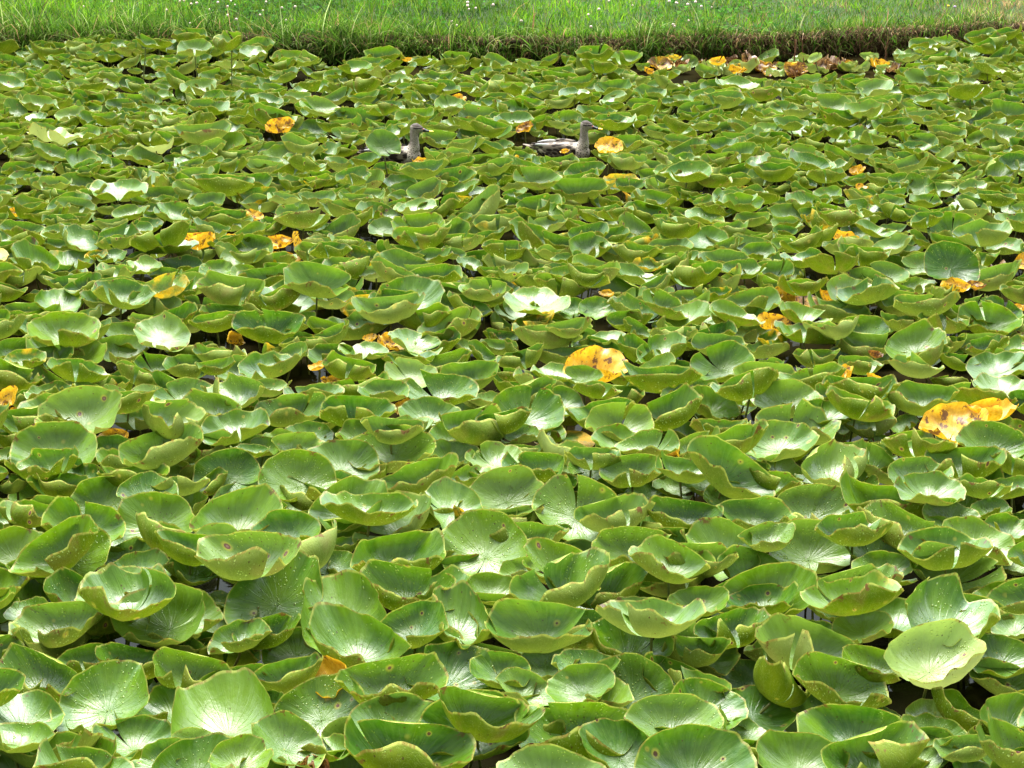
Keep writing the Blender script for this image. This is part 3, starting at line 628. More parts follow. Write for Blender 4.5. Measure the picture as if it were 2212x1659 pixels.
N_FIXED = len(leaves)
fx = np.array([at(l["u"], l["v"], l["zt"]) for l in leaves])
fd = np.array([l["w"] / F_PX * proj([[*at(l["u"], l["v"], l["zt"]), l["zt"]]])[0, 2] for l in leaves])

# holes: stretches of open water, in picture px (u, v, half width, half height)
HOLES = [(40, 925, 60, 28), (650, 603, 75, 14), (1745, 645, 62, 12), (1880, 1660 - 70, 90, 40), (25, 1270, 60, 30), (1450, 1385, 50, 30), (2100, 865, 70, 16), (1350, 838, 60, 12),
         (1120, 958, 40, 14), (1690, 975, 45, 14), (2010, 770, 90, 22), (1380, 560, 20, 6), (720, 1330, 30, 25), (1440, 905, 50, 14), (60, 1075, 45, 12), (345, 1525, 70, 45), (1325, 780, 25, 10),
         (1590, 1490, 110, 45), (1960, 1500, 110, 45), (1200, 555, 50, 6), (560, 1205, 40, 20), (320, 455, 60, 6), (1810, 795, 60, 10), (640, 725, 35, 7)]
def in_hole(u, v):
    return any(((u - a) / c) ** 2 + ((v - b) / d) ** 2 < 1 for a, b, c, d in HOLES)

N_LISTED = len(LISTED)
rq = np.random.default_rng(11)
pts = [tuple(p) for p in fx]
grid = {}
def gput(i, x, y): grid.setdefault((int(x // .3), int(y // .3)), []).append(i)
for i, p in enumerate(pts): gput(i, *p)
def far_enough(x, y, dmin):
    gx, gy = int(x // .3), int(y // .3)
    for a in (-1, 0, 1):
        for b in (-1, 0, 1):
            for i in grid.get((gx + a, gy + b), ()):
                q = pts[i]
                if N_LISTED <= i < N_FIXED and -.27 < y - q[1] < .02 and abs(x - q[0]) < max(.10, fd[i] * .42): return False
                lim = dmin if i >= N_FIXED else (.10 if leaves[i]['age'] > .7 else min(dmin * 1.05, max(.085, fd[i] * .46)))
                if (q[0] - x) ** 2 + (q[1] - y) ** 2 < lim * lim: return False
    return True
DUCKS = [at(848, 356, 0), at(1215, 347, 0)]
def throw(n, dmin, lowlayer=False):
    for _ in range(n):
        y = rq.uniform(4.15, 16.6)
        hw = 0.30 * y + 0.75
        x = rq.uniform(-hw, hw)
        u, v, _d = proj([[x, y, 0.1]])[0]
        if y > shore_y(x) - np.interp(u, [150, 520, 600, 1900, 2000], [.26, .26, .66, .66, .30]): continue
        if in_hole(u, v): continue
        if any(abs(x - q[0]) < .27 and -.30 < y - q[1] < .17 for q in DUCKS) and not (lowlayer and y < 0): continue
        if any(abs(x - q[0]) < .3 and -.95 < y - q[1] < 0 for q in DUCKS) and not lowlayer: tallcap = True
        else: tallcap = False
        if v < 180 + 3 * math.sin(u * .03) and 1362 < u < 1965 and not lowlayer: continue
        if v < 118 and 1900 < u < 1990: continue
        if lowlayer and (v < 330 or (v > 950 and rq.random() < .6)): continue
        if not lowlayer and 780 < v < 1620 and -20 < u < 2230 and rq.random() < .72: continue
        if not far_enough(x, y, dmin): continue
        pts.append((x, y)); gput(len(pts) - 1, x, y)
        k = len(leaves)
        tall = (0.05 if (v < 150 and 170 < u < 560) else 0)
        old = rq.random() < (.07 if 400 < v < 800 else 0)
        leaves.append(dict(x=x, y=y, D=float(np.clip(rq.normal(.245 if y < 9 else .215, .05), .12, .36)), tilt=float(rq.normal(4, 11)), roll=float(rq.normal(0, 13)),
            cup=float(np.clip(rq.normal(.70, .25), .1, 1)), seed=k * 17 + 5, age=float(rq.uniform(.18, .34) if old else rq.uniform(0, .2)),
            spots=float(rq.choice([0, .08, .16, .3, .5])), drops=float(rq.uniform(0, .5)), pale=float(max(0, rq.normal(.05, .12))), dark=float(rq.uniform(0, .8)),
            low=lowlayer, zt=(0.02 if lowlayer else .03 if tallcap else 0.09 + 0.00 * (y < 8) + tall + rq.uniform(-.03, .04)), fixed=False, kw={}))
throw(9000, .130)
throw(42000, .119)
throw(12000, .128, True)

# ------------------------------------------------------------------ stacking: no blade may cut through another
CELL = 0.022
def cells(V):
    ix = np.floor(V[:, 0] / CELL).astype(np.int64) + 2000
    iy = np.floor(V[:, 1] / CELL).astype(np.int64)
    key = iy * 4000 + ix
    uq, inv = np.unique(key, return_inverse=True)
    z = np.bincount(inv, V[:, 2]) / np.bincount(inv)
    return uq, z
def build_local(l, nr, nth):
    rs = np.random.default_rng(l["seed"])
    slit = l.get("slit")
    az = slit if slit is not None else (rs.normal(-90, 55) if rs.random() < .6 else rs.uniform(0, 360))
    return leaf_geo(l["D"], l["tilt"], l["roll"], l["cup"], az, rs, nr, nth, **l["kw"])
def fit(l):
    """Find place and size so that the blade's outline falls on the recorded pixels."""
    z = l["zt"]
    x, y = at(l["u"], l["v"], z)
    dep = proj([[x, y, z]])[0, 2]
    l["D"] = l["w"] / F_PX * dep
    for _ in range(3):
        V, _d = build_local(l, 6, 32)
        P = proj(V + np.array([x, y, z]))
        w = P[:, 0].max() - P[:, 0].min()
        l["D"] *= float(np.clip(l["w"] / w, .6, 1.6))
        cu, cv = (P[:, 0].max() + P[:, 0].min()) / 2, (P[:, 1].max() + P[:, 1].min()) / 2
        x0, y0 = at(cu, cv, z); x1, y1 = at(l["u"], l["v"], z)
        x += x1 - x0; y += y1 - y0
    l["x"], l["y"] = x, y
for l in leaves:
    if l["fixed"]: fit(l)
order = sorted(range(len(leaves)), key=lambda i: (0 if leaves[i]["low"] else 1, -leaves[i]["y"]))
placed, pg = {}, {}
for i in order:
    l = leaves[i]
    V, _d = build_local(l, 7, 28)
    x, y = l["x"], l["y"]
    zmin = V[:, 2].min()
    near = []
    gx, gy = int(x // .5), int(y // .5)
    for a in (-1, 0, 1):
        for b in (-1, 0, 1):
            near += pg.get((gx + a, gy + b), [])
    near = [j for j in near if (leaves[j]["x"] - x) ** 2 + (leaves[j]["y"] - y) ** 2 < .2]
    best = None
    span = (0, .01, .02, .035) if l["low"] else (0, .02, -.02, .04, -.04, .065, -.06, .09, .12)
    for dz in span:
        z = l["zt"] + dz
        z = max(z, 0.004 - zmin)
        if l["fixed"]:
            x0, y0 = at(l["u"], l["v"], l["zt"]); x1, y1 = at(l["u"], l["v"], z)
            px, py = x + x1 - x0, y + y1 - y0
        else: px, py = x, y
        k, zz = cells(V + np.array([px, py, z]))
        cost = abs(dz) * 25
        for j in near:
            kj, zj = placed[j]
            c_, ia, ib = np.intersect1d(k, kj, assume_unique=True, return_indices=True)
            if len(c_) == 0: continue
            d = zz[ia] - zj[ib]
            up, dn = np.maximum(d, 0).sum(), np.maximum(-d, 0).sum()
            cost += 8 * min(up, dn) + 0.06 * (dn > up) * len(c_) * (0.4 if l["fixed"] else .1)
        if best is None or cost < best[0]: best = (cost, px, py, z, k, zz)
    _c, l["x"], l["y"], l["z"], k, zz = best
    placed[i] = (k, zz)
    pg.setdefault((int(l["x"] // .5), int(l["y"] // .5)), []).append(i)

# ------------------------------------------------------------------ which leaves are single objects
def attrs(l, disc):
    n = len(disc)
    r = np.random.default_rng(l["seed"] + 1)
    a = np.empty((n, 3)); a[:, :2] = disc; a[:, 2] = r.uniform(0, 90)
    return {"disc": a, "leafvar": np.tile([l["age"], l["spots"], l["drops"]], (n, 1)), "leafvar2": np.tile([l["pale"], r.uniform(0, 1), l["dark"]], (n, 1))}
cand = [i for i in range(N_FIXED) if leaves[i]["label"]]
rest = [i for i in range(N_FIXED) if not leaves[i]["label"] and proj([[leaves[i]["x"], leaves[i]["y"], leaves[i]["z"]]])[0, 1] < 1690]
rest.sort(key=lambda i: -leaves[i]["w"] * (0.45 if leaves[i]["low"] else 1))
single = set(cand + rest[:300 - len(cand)])

# labels that single a leaf out: its look, then its rank beside something easy to find
for i in single:
    l = leaves[i]
    l["P"] = proj([[l["x"], l["y"], l["z"] + .02]])[0]
land = [(l["P"], l["ref"]) for l in (leaves[i] for i in single) if l["ref"]]
def look(l):
    if l["low"]: a = "low dark"
    elif l["cup"] >= .75 and l["tilt"] < -4: a = "cupped, underside-showing"
    elif l["cup"] >= .75: a = "bowl-shaped"
    elif l["tilt"] <= -10: a = "olive-backed"
    elif l["tilt"] >= 20: a = "upward-tilted"
    elif l["age"] > .3: a = "yellowing"
    elif l["cup"] <= .4: a = "flattish"
    else: a = "shallow-cupped"
    if l["spots"] > .2: a += " spotted"
    elif l["drops"] > .45: a += " dewy"
    else: a += " plain"
    return a
plain = [i for i in single if not leaves[i]["label"]]
for i in plain: leaves[i]["look"] = look(leaves[i])
ORD = ["nearest", "second", "third", "fourth", "fifth", "sixth", "seventh", "eighth", "ninth", "tenth", "eleventh", "twelfth"]
def sector(du, dv):
    dv = dv * 1.7
    if abs(du) > abs(dv): return "right of" if du > 0 else "left of"
    return "in front of" if dv > 0 else "behind"
for i in plain:
    l = leaves[i]; best = None
    for P, ref in land:
        du, dv = l["P"][0] - P[0], l["P"][1] - P[1]
        dist = math.hypot(du, dv * 1.7)
        sc = sector(du, dv)
        rank = 0
        for j in plain:
            if j == i or leaves[j]["look"] != l["look"]: continue
            a, b = leaves[j]["P"][0] - P[0], leaves[j]["P"][1] - P[1]
            if sector(a, b) == sc and math.hypot(a, b * 1.7) < dist: rank += 1
        cost = dist * (1 + rank * .8)
        if rank < 12 and (best is None or cost < best[0]): best = (cost, rank, sc, ref)
    _c, rank, sc, ref = best
    l["label"] = f'{l["look"]} lily leaf, {ORD[rank]}{"" if rank == 0 else " such"} one {sc} {ref}' if rank == 0 else f'{l["look"]} lily leaf, {ORD[rank]} such {sc} {ref}'

CATS = {"yellow_lily_leaf": ("yellow leaf", "yellowed leaves among the green"), "withered_lily_leaf": ("dead leaf", "withered leaves on the pond"), "pale_lily_leaf": ("pale leaf", "pale leaves towards the bank"),
        "folded_lily_leaf": ("folded leaf", None), "rolled_lily_leaf": ("rolled leaf", None), "lily_bud_leaf": ("furled leaf", None), "floating_lily_leaf": ("floating leaf", None)}
for i in sorted(single):
    l = leaves[i]
    big = l["w"] > 90
    nr, nth = (14, 88) if big else (9, 56)
    V, disc = build_local(l, nr, nth)
    o = bpy.data.objects.new(l["name"], None); o.empty_display_size = .05; col.objects.link(o)
    mesh_obj("blade", V, leaf_faces(nr, nth), M_LEAF, o, attrs(l, disc))
    o.location = (l["x"], l["y"], l["z"])
    cat, grp = CATS.get(l["name"], ("lily leaf", "water lily leaves crowding the pond"))
    tag(o, l["label"], cat, grp)
    r = np.random.default_rng(l["seed"] + 3)
    dx, dy = r.normal(0, .05, 2)
    if l["z"] > .05:
        if l["ref"] == "the folded veined leaf": dx, dy = -.16, -.01
        zb = -l["z"] - .06
        tt = np.linspace(0, 1, 7)
        sp_ = np.stack([dx * tt ** 1.3, dy * tt ** 1.3, -0.002 + zb * tt + .02 * np.sin(tt * 3.1) * 0], 1)
        if l["ref"] == "the folded veined leaf": sp_[:, 2] = -.01 + zb * tt ** 1.4
        TV, TF = tube_arrays(sp_, np.linspace(.0042, .0052, 7), 7)
        mesh_obj("stem", TV, TF, M_STEM, o)

# the rest of the carpet: one mass nobody could count
VV, FF, AA, off = [], [], {"disc": [], "leafvar": [], "leafvar2": []}, 0
SV, SF, soff = [], [], 0
for i, l in enumerate(leaves):
    if i in single: continue
    nr, nth = (9, 52) if l["y"] < 9 else (7, 40)
    V, disc = build_local(l, nr, nth)
    VV.append(V + np.array([l["x"], l["y"], l["z"]])); FF.append(leaf_faces(nr, nth) + off); off += len(V)
    for k, a in attrs(l, disc).items(): AA[k].append(a)
mass = mesh_obj("lily_leaf_carpet", np.concatenate(VV), np.concatenate(FF), M_LEAF, None, {k: np.concatenate(a) for k, a in AA.items()})
tag(mass, "countless smaller and farther lily leaves covering the pond up to the bank", "lily leaves", None, "stuff")
for i, l in enumerate(leaves):
    if i in single or l["z"] < .06: continue
    r = np.random.default_rng(l["seed"] + 3)
    dx, dy = r.normal(0, .04, 2)
    tt = np.linspace(0, 1, 4)
    TV, TF = tube_arrays(np.stack([l["x"] + dx * tt, l["y"] + dy * tt, l["z"] - .002 - (l["z"] + .06) * tt], 1), np.full(4, .0045), 5)
    SV.append(TV); SF.append(TF + soff); soff += len(TV)
tag(mesh_obj("lily_stem_thicket", np.concatenate(SV), np.concatenate(SF), M_STEM), "thicket of olive leaf stalks under the lily leaf carpet", "leaf stalks", None, "stuff")
print("leaves", len(leaves), "fixed", N_FIXED, "single", len(single), "listed", len(LISTED), "special", len(SPECIAL))

# ------------------------------------------------------------------ water
def water_material():
    m, t = new_mat("pond_water")
    co = t.node("ShaderNodeTexCoord").outputs["Object"]
    n = t.noise(co, 1.2, 4, 0.6)
    rip = t.noise(co, 14, 2, 0.5)
    c = t.mix(t.rng(n, .35, .7), (0.006, 0.006, 0.003), (0.016, 0.012, 0.004))
    gl = t.node("ShaderNodeBsdfGlossy"); gl.inputs["Roughness"].default_value = 0.04
    gl.inputs["Color"].default_value = (.8, .85, .8, 1); t.put(gl.inputs["Normal"], t.bump(rip, 0.10, 0.01))
    ms = t.node("ShaderNodeMixShader"); ms.inputs[0].default_value = 0.022
    t.l.new(t.bsdf(c, .8, None, 0.0), ms.inputs[1]); t.l.new(gl.outputs[0], ms.inputs[2]); t.out(ms.outputs[0])
    return m
def sheet(name, x0, x1, y0, y1, z, mat, n=1, fy=None):
    xs = np.linspace(x0, x1, n + 1)
    V = [(x, y0, z) for x in xs] + [(x, (fy(x) if fy else y1), z) for x in xs]
    Fq = [(i, i + 1, n + 2 + i, n + 1 + i) for i in range(n)]
    return mesh_obj(name, V, Fq, mat)
w_ = sheet("pond_water", -60, 60, -3, 20, 0.0, water_material(), 1)
tag(w_, kind="structure")

# ------------------------------------------------------------------ far bank: soil face and lawn
BANKTOP = 0.185
def bank_material():
    m, t = new_mat("bank_soil")
    co = t.node("ShaderNodeTexCoord").outputs["Object"]
    mp = t.node("ShaderNodeMapping"); mp.inputs["Scale"].default_value = (1, 1, .35)
    t.put(mp.inputs["Vector"], co)
    n = t.noise(mp.outputs[0], 9, 6, 0.7); n2 = t.noise(co, 45, 5, 0.7)
    c = t.mix(t.rng(n, .3, .7), (0.018, 0.010, 0.006), (0.085, 0.045, 0.022))
    c = t.mix(t.rng(n2, .5, .75), c, (0.15, 0.09, 0.045))
    t.out(t.bsdf(c, .9, t.bump(t.math('ADD', n, n2), .9, .03), .2))
    return m
def lawn_material():
    m, t = new_mat("lawn_ground")
    co = t.node("ShaderNodeTexCoord").outputs["Object"]
    n = t.noise(co, 1.1, 4, .6); n2 = t.noise(co, 30, 5, .7)
    c = t.mix(t.rng(n, .3, .7), (0.018, 0.045, 0.006), (0.035, 0.075, 0.010))
    c = t.mix(t.rng(n2, .45, .75), c, (0.028, 0.030, 0.010))
    t.out(t.bsdf(c, .85, t.bump(n2, .8, .03), .2))
    return m
xs = np.concatenate([np.linspace(-60, -7, 20), np.linspace(-6.9, 6.9, 280), np.linspace(7, 60, 20)])
prof = [(-.05, -.12), (0.0, -.02), (.035, .04), (.03, .09), (-.005, .135), (-.02, BANKTOP - .01), (.03, BANKTOP + .012), (.15, BANKTOP + .02)]
rb = np.random.default_rng(3)
BV = []
for k, (dy, z) in enumerate(prof):
    for x in xs:
        j = 0.028 * math.sin(x * 7.3 + k) + 0.018 * math.sin(x * 19 + 2 * k) + rb.normal(0, .006)
        BV.append((x, shore_y(x) + dy + j * (.4 if k > 5 else 1), z + (rb.normal(0, .006) if 0 < k < 7 else 0)))
n = len(xs)
BF = [(k * n + i, k * n + i + 1, (k + 1) * n + i + 1, (k + 1) * n + i) for k in range(len(prof) - 1) for i in range(n - 1)]
tag(mesh_obj("bank", BV, BF, bank_material()), kind="structure")
def lawn_z(x, y):
    d = np.maximum(0, np.asarray(y) - shore_y(x) - .15)
    return BANKTOP + .02 + 0.045 * np.minimum(d, 12) + .012 * np.sin(np.asarray(x) * 2.1 + np.asarray(y)) * np.minimum(d, 1)
LV, ys_ = [], [.15, .4, .8, 1.3, 2, 3, 5, 8, 12, 30, 120, 600]
for d in ys_:
    for x in xs:
        sx = x * (1 + d / 20.0)
        y = shore_y(x) + d
        LV.append((sx, y, float(lawn_z(x, y))))
LF = [(k * n + i, k * n + i + 1, (k + 1) * n + i + 1, (k + 1) * n + i) for k in range(len(ys_) - 1) for i in range(n - 1)]
tag(mesh_obj("lawn_ground", LV, LF, lawn_material()), kind="structure")

# ------------------------------------------------------------------ grass
def blades(name, base, L, W, lean, heading, tint, seg=3, droop=None):
    """base (N,3), L, W, lean (how far the tip goes sideways as a share of L), heading (rad)."""
    N = len(base)
    s = np.linspace(0, 1, seg + 1)
    hx, hy = np.cos(heading), np.sin(heading)
    droop = np.zeros(N) if droop is None else droop
    V = np.empty((N, seg + 1, 2, 3)); rr = np.random.default_rng(5)
    fa = rr.uniform(0, math.pi, N)
    for j, q in enumerate(s):
        out = lean * L * q ** 1.8
        up = L * (q * np.sqrt(np.maximum(.1, 1 - np.minimum(lean, .95) ** 2 * .6)) - droop * q ** 2)
        cx, cy, cz = base[:, 0] + hx * out, base[:, 1] + hy * out, base[:, 2] + up
        w = W * (1 - q ** 1.6 * .92) / 2
        for k, sg in enumerate((-1, 1)):
            V[:, j, k, 0] = cx + sg * w * np.cos(fa); V[:, j, k, 1] = cy + sg * w * np.sin(fa); V[:, j, k, 2] = cz
    b = np.arange(N)[:, None] * (seg + 1) * 2
    jj = np.arange(seg)[None, :] * 2
    a = b + jj
    Fq = np.stack([a, a + 1, a + 3, a + 2], -1).reshape(-1, 4)
    T = np.concatenate([np.repeat(tint, (seg + 1) * 2, 0), np.ones((N * (seg + 1) * 2, 1))], 1)
    return mesh_obj(name, V.reshape(-1, 3), Fq, M_BLADE, None, {"tint": T}, smooth=False)
def pal(r, n, cols, wts, jit=.18):
    c = np.array(cols)[r.choice(len(cols), n, p=np.array(wts) / sum(wts))]
    return np.clip(c * (1 + r.normal(0, jit, (n, 1))) * (1 + r.normal(0, .05, (n, 3))), .003, .9)
GREENS = [(.08, .22, .006), (.14, .31, .010), (.23, .42, .020), (.03, .11, .005), (.34, .38, .08), (.26, .18, .06)]
rg = np.random.default_rng(21)
def u_of(x, y, z): return proj(np.stack([x, y, z], 1))[:, 0]
# the lawn itself
def wob(x, y, sc, seed):
    r = np.random.default_rng(seed); v = 0
    for k in range(7):
        a, f, p = r.uniform(0, 6.28), sc * r.uniform(.6, 2.2), r.uniform(0, 6.28)
        v = v + np.sin((x * math.cos(a) + y * math.sin(a)) * f + p)
    return v / 3.2
N = 80000
x = rg.uniform(-6.2, 6.2, N); d = 3.2 * rg.random(N) ** 1.3
y = shore_y(x) + d
z = lawn_z(x, y) - .005
u = u_of(x, y, z)
tint = pal(rg, N, GREENS, [3, 5, 3, 2, .5, .25], .22)
big_, fine = wob(x, y, 1.6, 1), wob(x, y * 1.6, 5.5, 2)
drym = rg.random(N) < np.clip((u - 1350) / 900, 0, 1) * np.clip(.35 + .55 * big_, 0, .75) + .25 * np.clip(fine - .7, 0, 1)
tint[drym] = pal(rg, int(drym.sum()), [(.34, .22, .10), (.40, .36, .14), (.20, .13, .07)], [2, 2, 1])
tint *= 0.72 * (1 + .30 * np.clip(big_, -1, 1) + .42 * np.clip(fine, -1, 1))[:, None]
L = rg.gamma(5, .011, N) * (1 + .45 * np.clip(fine, -1, 1.5)) * np.interp(u, [0, 900, 1700], [1.5, 1.15, .75]) + .012
blades("lawn_grass", np.stack([x, y, z], 1), L, rg.uniform(.0035, .0085, N), rg.uniform(.1, 1.0, N), rg.uniform(0, 6.28, N), np.clip(tint, .01, .9), 2)
tag(bpy.data.objects["lawn_grass"], "short bright green lawn grass on the far bank", "grass", None, "stuff")
# longer grass along the edge, thick and hanging at the left, thin at the right
N = 46000
x = rg.uniform(-5.6, 5.6, N); u0 = u_of(x, shore_y(x), np.full(N, .1))
keep = rg.random(N) < np.interp(u0, [-200, 0, 500, 700, 1300, 1700, 2212, 2500], [1, 1, .95, .85, .7, .33, .25, .25]) * np.clip(.62 + .55 * wob(x, x, 5, 4), .1, 1)
x, u0 = x[keep], u0[keep]; N = len(x)
low = rg.random(N) < np.interp(u0, [0, 600, 1300, 1600], [.72, .7, .62, .3])
y = shore_y(x) + np.where(low, rg.uniform(-.14, .02, N), rg.uniform(-.03, .22, N))
z = np.where(low, rg.uniform(.0, .15, N), BANKTOP + rg.uniform(-.03, .015, N))
L = rg.gamma(3.2, .040, N) * np.interp(u0, [0, 600, 1000, 2212], [2.1, 1.7, 1.15, .75]) * np.clip(1 + .4 * wob(x, x, 9, 6), .5, 1.6) + .03
tint = pal(rg, N, [(.05, .12, .010), (.08, .17, .015), (.14, .23, .03), (.32, .37, .14), (.27, .18, .08), (.02, .05, .008)], [4, 4, 3, 1.4, 1.3, 2], .25)
blades("edge_grass", np.stack([x, y, z], 1), L, rg.uniform(.005, .013, N), rg.uniform(.15, 1.2, N), rg.normal(-1.57, 1.4, N), tint, 4, rg.uniform(0, .8, N))
tag(bpy.data.objects["edge_grass"], "long loose grass blades leaning over the water along the bank edge", "long grass", None, "stuff")
# dead roots and straw hanging down the soil face
N = 26000
x = rg.uniform(-5.6, 5.6, N)
x = x[rg.random(N) < np.interp(u_of(x, shore_y(x), np.full(N, .1)), [0, 1100, 1500], [.35, .45, 1])]; N = len(x)
y = shore_y(x) + rg.uniform(-.08, .05, N); z = rg.uniform(.03, BANKTOP + .04, N)
tint = pal(rg, N, [(.26, .17, .085), (.14, .08, .04), (.45, .34, .19), (.045, .03, .018), (.16, .24, .04)], [3, 3, 1.2, 2.5, 2.0], .25)
blades("root_straw", np.stack([x, y, z], 1), rg.uniform(.03, .12, N), rg.uniform(.003, .009, N), rg.uniform(.2, 1.4, N), rg.normal(-1.57, 1.1, N), tint, 3, rg.uniform(.4, 1.7, N))
tag(bpy.data.objects["root_straw"], "dead brown straw and roots hanging down the soil face of the bank", "dead straw", None, "stuff")
# clover: three round leaflets each
def clover_field():
    r = np.random.default_rng(9)
    N = 15000
    x = r.uniform(-6, 6, N); d = r.uniform(-.01, 3.0, N); y = shore_y(x) + d
    z = lawn_z(x, y)
    P = proj(np.stack([x, y, z], 1)); u, v = P[:, 0], P[:, 1]
    dens = np.maximum.reduce([np.exp(-((u - 560) / 260) ** 2 - ((v - 20) / 40) ** 2), .85 * np.exp(-((u - 1560) / 150) ** 2 - ((v - 40) / 55) ** 2), .5 * np.exp(-((u - 900) / 200) ** 2 - ((v - 8) / 18) ** 2), .7 * np.exp(-((u - 1620) / 90) ** 2 - ((v - 85) / 22) ** 2), np.full(N, .03)])
    k = r.random(N) < dens
    x, y, z = x[k], y[k], z[k] + r.uniform(.03, .065, k.sum()); N = len(x)
    Vs, Fs, Ts, off = [], [], [], 0
    tint = pal(r, N, [(.03, .12, .01), (.05, .17, .015), (.09, .23, .03)], [3, 4, 2])
    for i in range(N):
        a0 = r.uniform(0, 6.28); s = r.uniform(.007, .0125); tl = r.normal(0, .35, 2)
        for k3 in range(3):
            a = a0 + k3 * 2.094
            cx, cy = math.cos(a) * s, math.sin(a) * s
            ring = []
            for q in range(6):
                b = a + q * 1.047
                px, py = cx + math.cos(b) * s * .95, cy + math.sin(b) * s * .95
                ring.append((x[i] + px, y[i] + py, z[i] + px * tl[0] + py * tl[1] + .15 * s * math.cos(b - a)))
            Vs += ring
            Fs += [(off, off + 1, off + 2, off + 3), (off, off + 3, off + 4, off + 5)]
            Ts += [tint[i]] * 6
            off += 6
    T = np.concatenate([np.array(Ts), np.ones((len(Ts), 1))], 1)
    o = mesh_obj("clover_patch", Vs, Fs, M_BLADE, None, {"tint": T}, smooth=False)
    tag(o, "patches of dark green clover leaves in the bank lawn", "clover", None, "stuff")
clover_field()

# ------------------------------------------------------------------ clover heads
M_CLOVER = simple("clover_head", (.75, .66, .58), .8, (.80, .52, .48), 90)
M_CSTEM = simple("clover_stem", (.10, .22, .03), .6)
def ico(sub):
    import bmesh
    bm = bmesh.new(); bmesh.ops.create_icosphere(bm, subdivisions=sub, radius=1)
    V = np.array([v.co[:] for v in bm.verts]); Fq = np.array([[v.index for v in f.verts] for f in bm.faces]); bm.free()
    return V, Fq
IV, IF = ico(2)
_c1 = [(515, 40), (690, 10), (970, 25), (918, 35), (1030, 60), (1110, 8), (1135, 5), (1180, 25), (1215, 20), (1290, 60), (1345, 15), (1405, 40), (1405, 95), (1425, 5), (1450, 30), (1458, 120), (1605, 92), (1622, 65), (1642, 12), (1740, 48), (1822, 42), (1765, 125), (1125, 197)]
_c2 = [(832, 15), (832, 35), (840, 57), (882, 50), (990, 30), (735, 133), (1163, 130), (1577, 90), (1593, 165), (1643, 57), (1705, 5), (1850, 33), (2078, 8), (2125, 20), (2190, 25), (2107, 163), (2197, 128), (765, 155)]
_c3 = [(20, 8), (65, 18), (137, 27), (185, 12), (220, 40), (285, 45), (52, 165)]
def on_bank(u, v, h):
    """ground point of the lawn whose top at height h over it shows at u, v"""
    z = BANKTOP + .03
    for _ in range(6):
        x, y = at(u, v, z + h)
        y = max(y, float(shore_y(x)) + .02)
        z = float(lawn_z(x, y))
    return x, y, z
rc = np.random.default_rng(31)
for X0, lst in ((0, _c1), (1300, _c2), (2600, _c3)):
    for a, b in lst:
        u, v = (X0 + a * .6329) * .553, b * .6329 * .553
        h = rc.uniform(.06, .10)
        x, y, z = on_bank(u, max(v, 2), h)
        root = bpy.data.objects.new("clover_flower", None); root.empty_display_size = .02; col.objects.link(root); root.location = (x, y, z)
        tag(root, "small round white clover flower head standing in the grass of the far bank", "clover flower", "white clover flowers on the bank")
        s_ = rc.uniform(.008, .013)
        hv = IV * s_ * (1 + .28 * np.sin(IV[:, :1] * 9 + rc.uniform(0, 6)) * np.sin(IV[:, 1:2] * 11) * np.sin(IV[:, 2:] * 8 + 1)) + np.array([0, 0, h])
        mesh_obj("flower_head", hv, IF, M_CLOVER, root)
        TV, TF = tube_arrays([(0, 0, 0), (.002, 0, h * .5), (0, 0, h)], [.0014] * 3, 5)
        mesh_obj("flower_stem", TV, TF, M_CSTEM, root)
for (a, b, c_, nm, lab, ct) in ((1745, 40, (.85, .62, .03), "yellow_flower", "tiny yellow flower in the lawn beside the lilac one", "yellow flower"), (1785, 45, (.55, .40, .62), "lilac_flower", "tiny lilac flower in the dry right part of the lawn", "lilac flower")):
    x, y, z = on_bank((2600 + a * .6329) * .553, b * .35, .05)
    root = bpy.data.objects.new(nm, None); col.objects.link(root); root.location = (x, y, z); tag(root, lab, ct)
    hv = IV * .013 * (1 + .3 * np.sin(IV[:, :1] * 8) * np.sin(IV[:, 1:2] * 9)) * np.array([1, 1, .7]) + np.array([0, 0, .055])
    mesh_obj("flower_head", hv, IF, simple(nm, c_, .7), root)
    TV, TF = tube_arrays([(0, 0, 0), (.002, 0, .027), (0, 0, .055)], [.0014] * 3, 5)
    mesh_obj("flower_stem", TV, TF, M_CSTEM, root)

# ------------------------------------------------------------------ reddish stalks and scraps at the foot of the bank
STALKS = [(20, 355, 430, 2, "shortest"), (240, 375, 430, 3, ""), (310, 285, 345, 8, ""), (455, 265, 375, -16, ""), (785, 265, 440, 4, ""), (845, 240, 355, -4, ""), (1350, 195, 340, 10, ""), (862, 375, 425, -8, ""), (115, 385, 420, 3, "")]
SLAB = ["reddish dead stalk, first one from the middle of the bank", "tiny reddish stalk stub right of the first stalk", "reddish stalk beside the rounded yellow-green leaf", "pair-like stalk standing against the soil just right of the rounded yellow-green leaf",
        "leaning reddish-brown stalk, the thickest before the bank", "tallest reddish stalk, by the whitish peaked leaf", "slim stalk against the soil just right of the tallest one", "short stub below the slim stalk, among scraps", "pale reddish stalk farthest right, up against the dark soil"]
for k, (a, t0, b0, ln, _n) in enumerate(sorted(STALKS)):
    u = (2600 + a * .6329) * .553; vt, vb = t0 * .35, b0 * .35
    x, y = at(u, max(vb, 134), .0)
    y = min(y, float(shore_y(x)) - .02)
    h = (vb - vt) / 4200 * 16 * 1.02 + .02
    tt = np.linspace(0, 1, 6)
    TV, TF = tube_arrays(np.stack([ln * .0022 * tt + .004 * np.sin(tt * 5 + k), 0 * tt, -.05 + (h + .05) * tt], 1), np.linspace(.0065, .0045, 6), 7)
    o = mesh_obj("dead_stalk", TV, TF, M_DEAD); o.location = (x, y, 0)
    tag(o, SLAB[k], "dead stalk", "reddish dead stalks before the bank")
rd = np.random.default_rng(77)
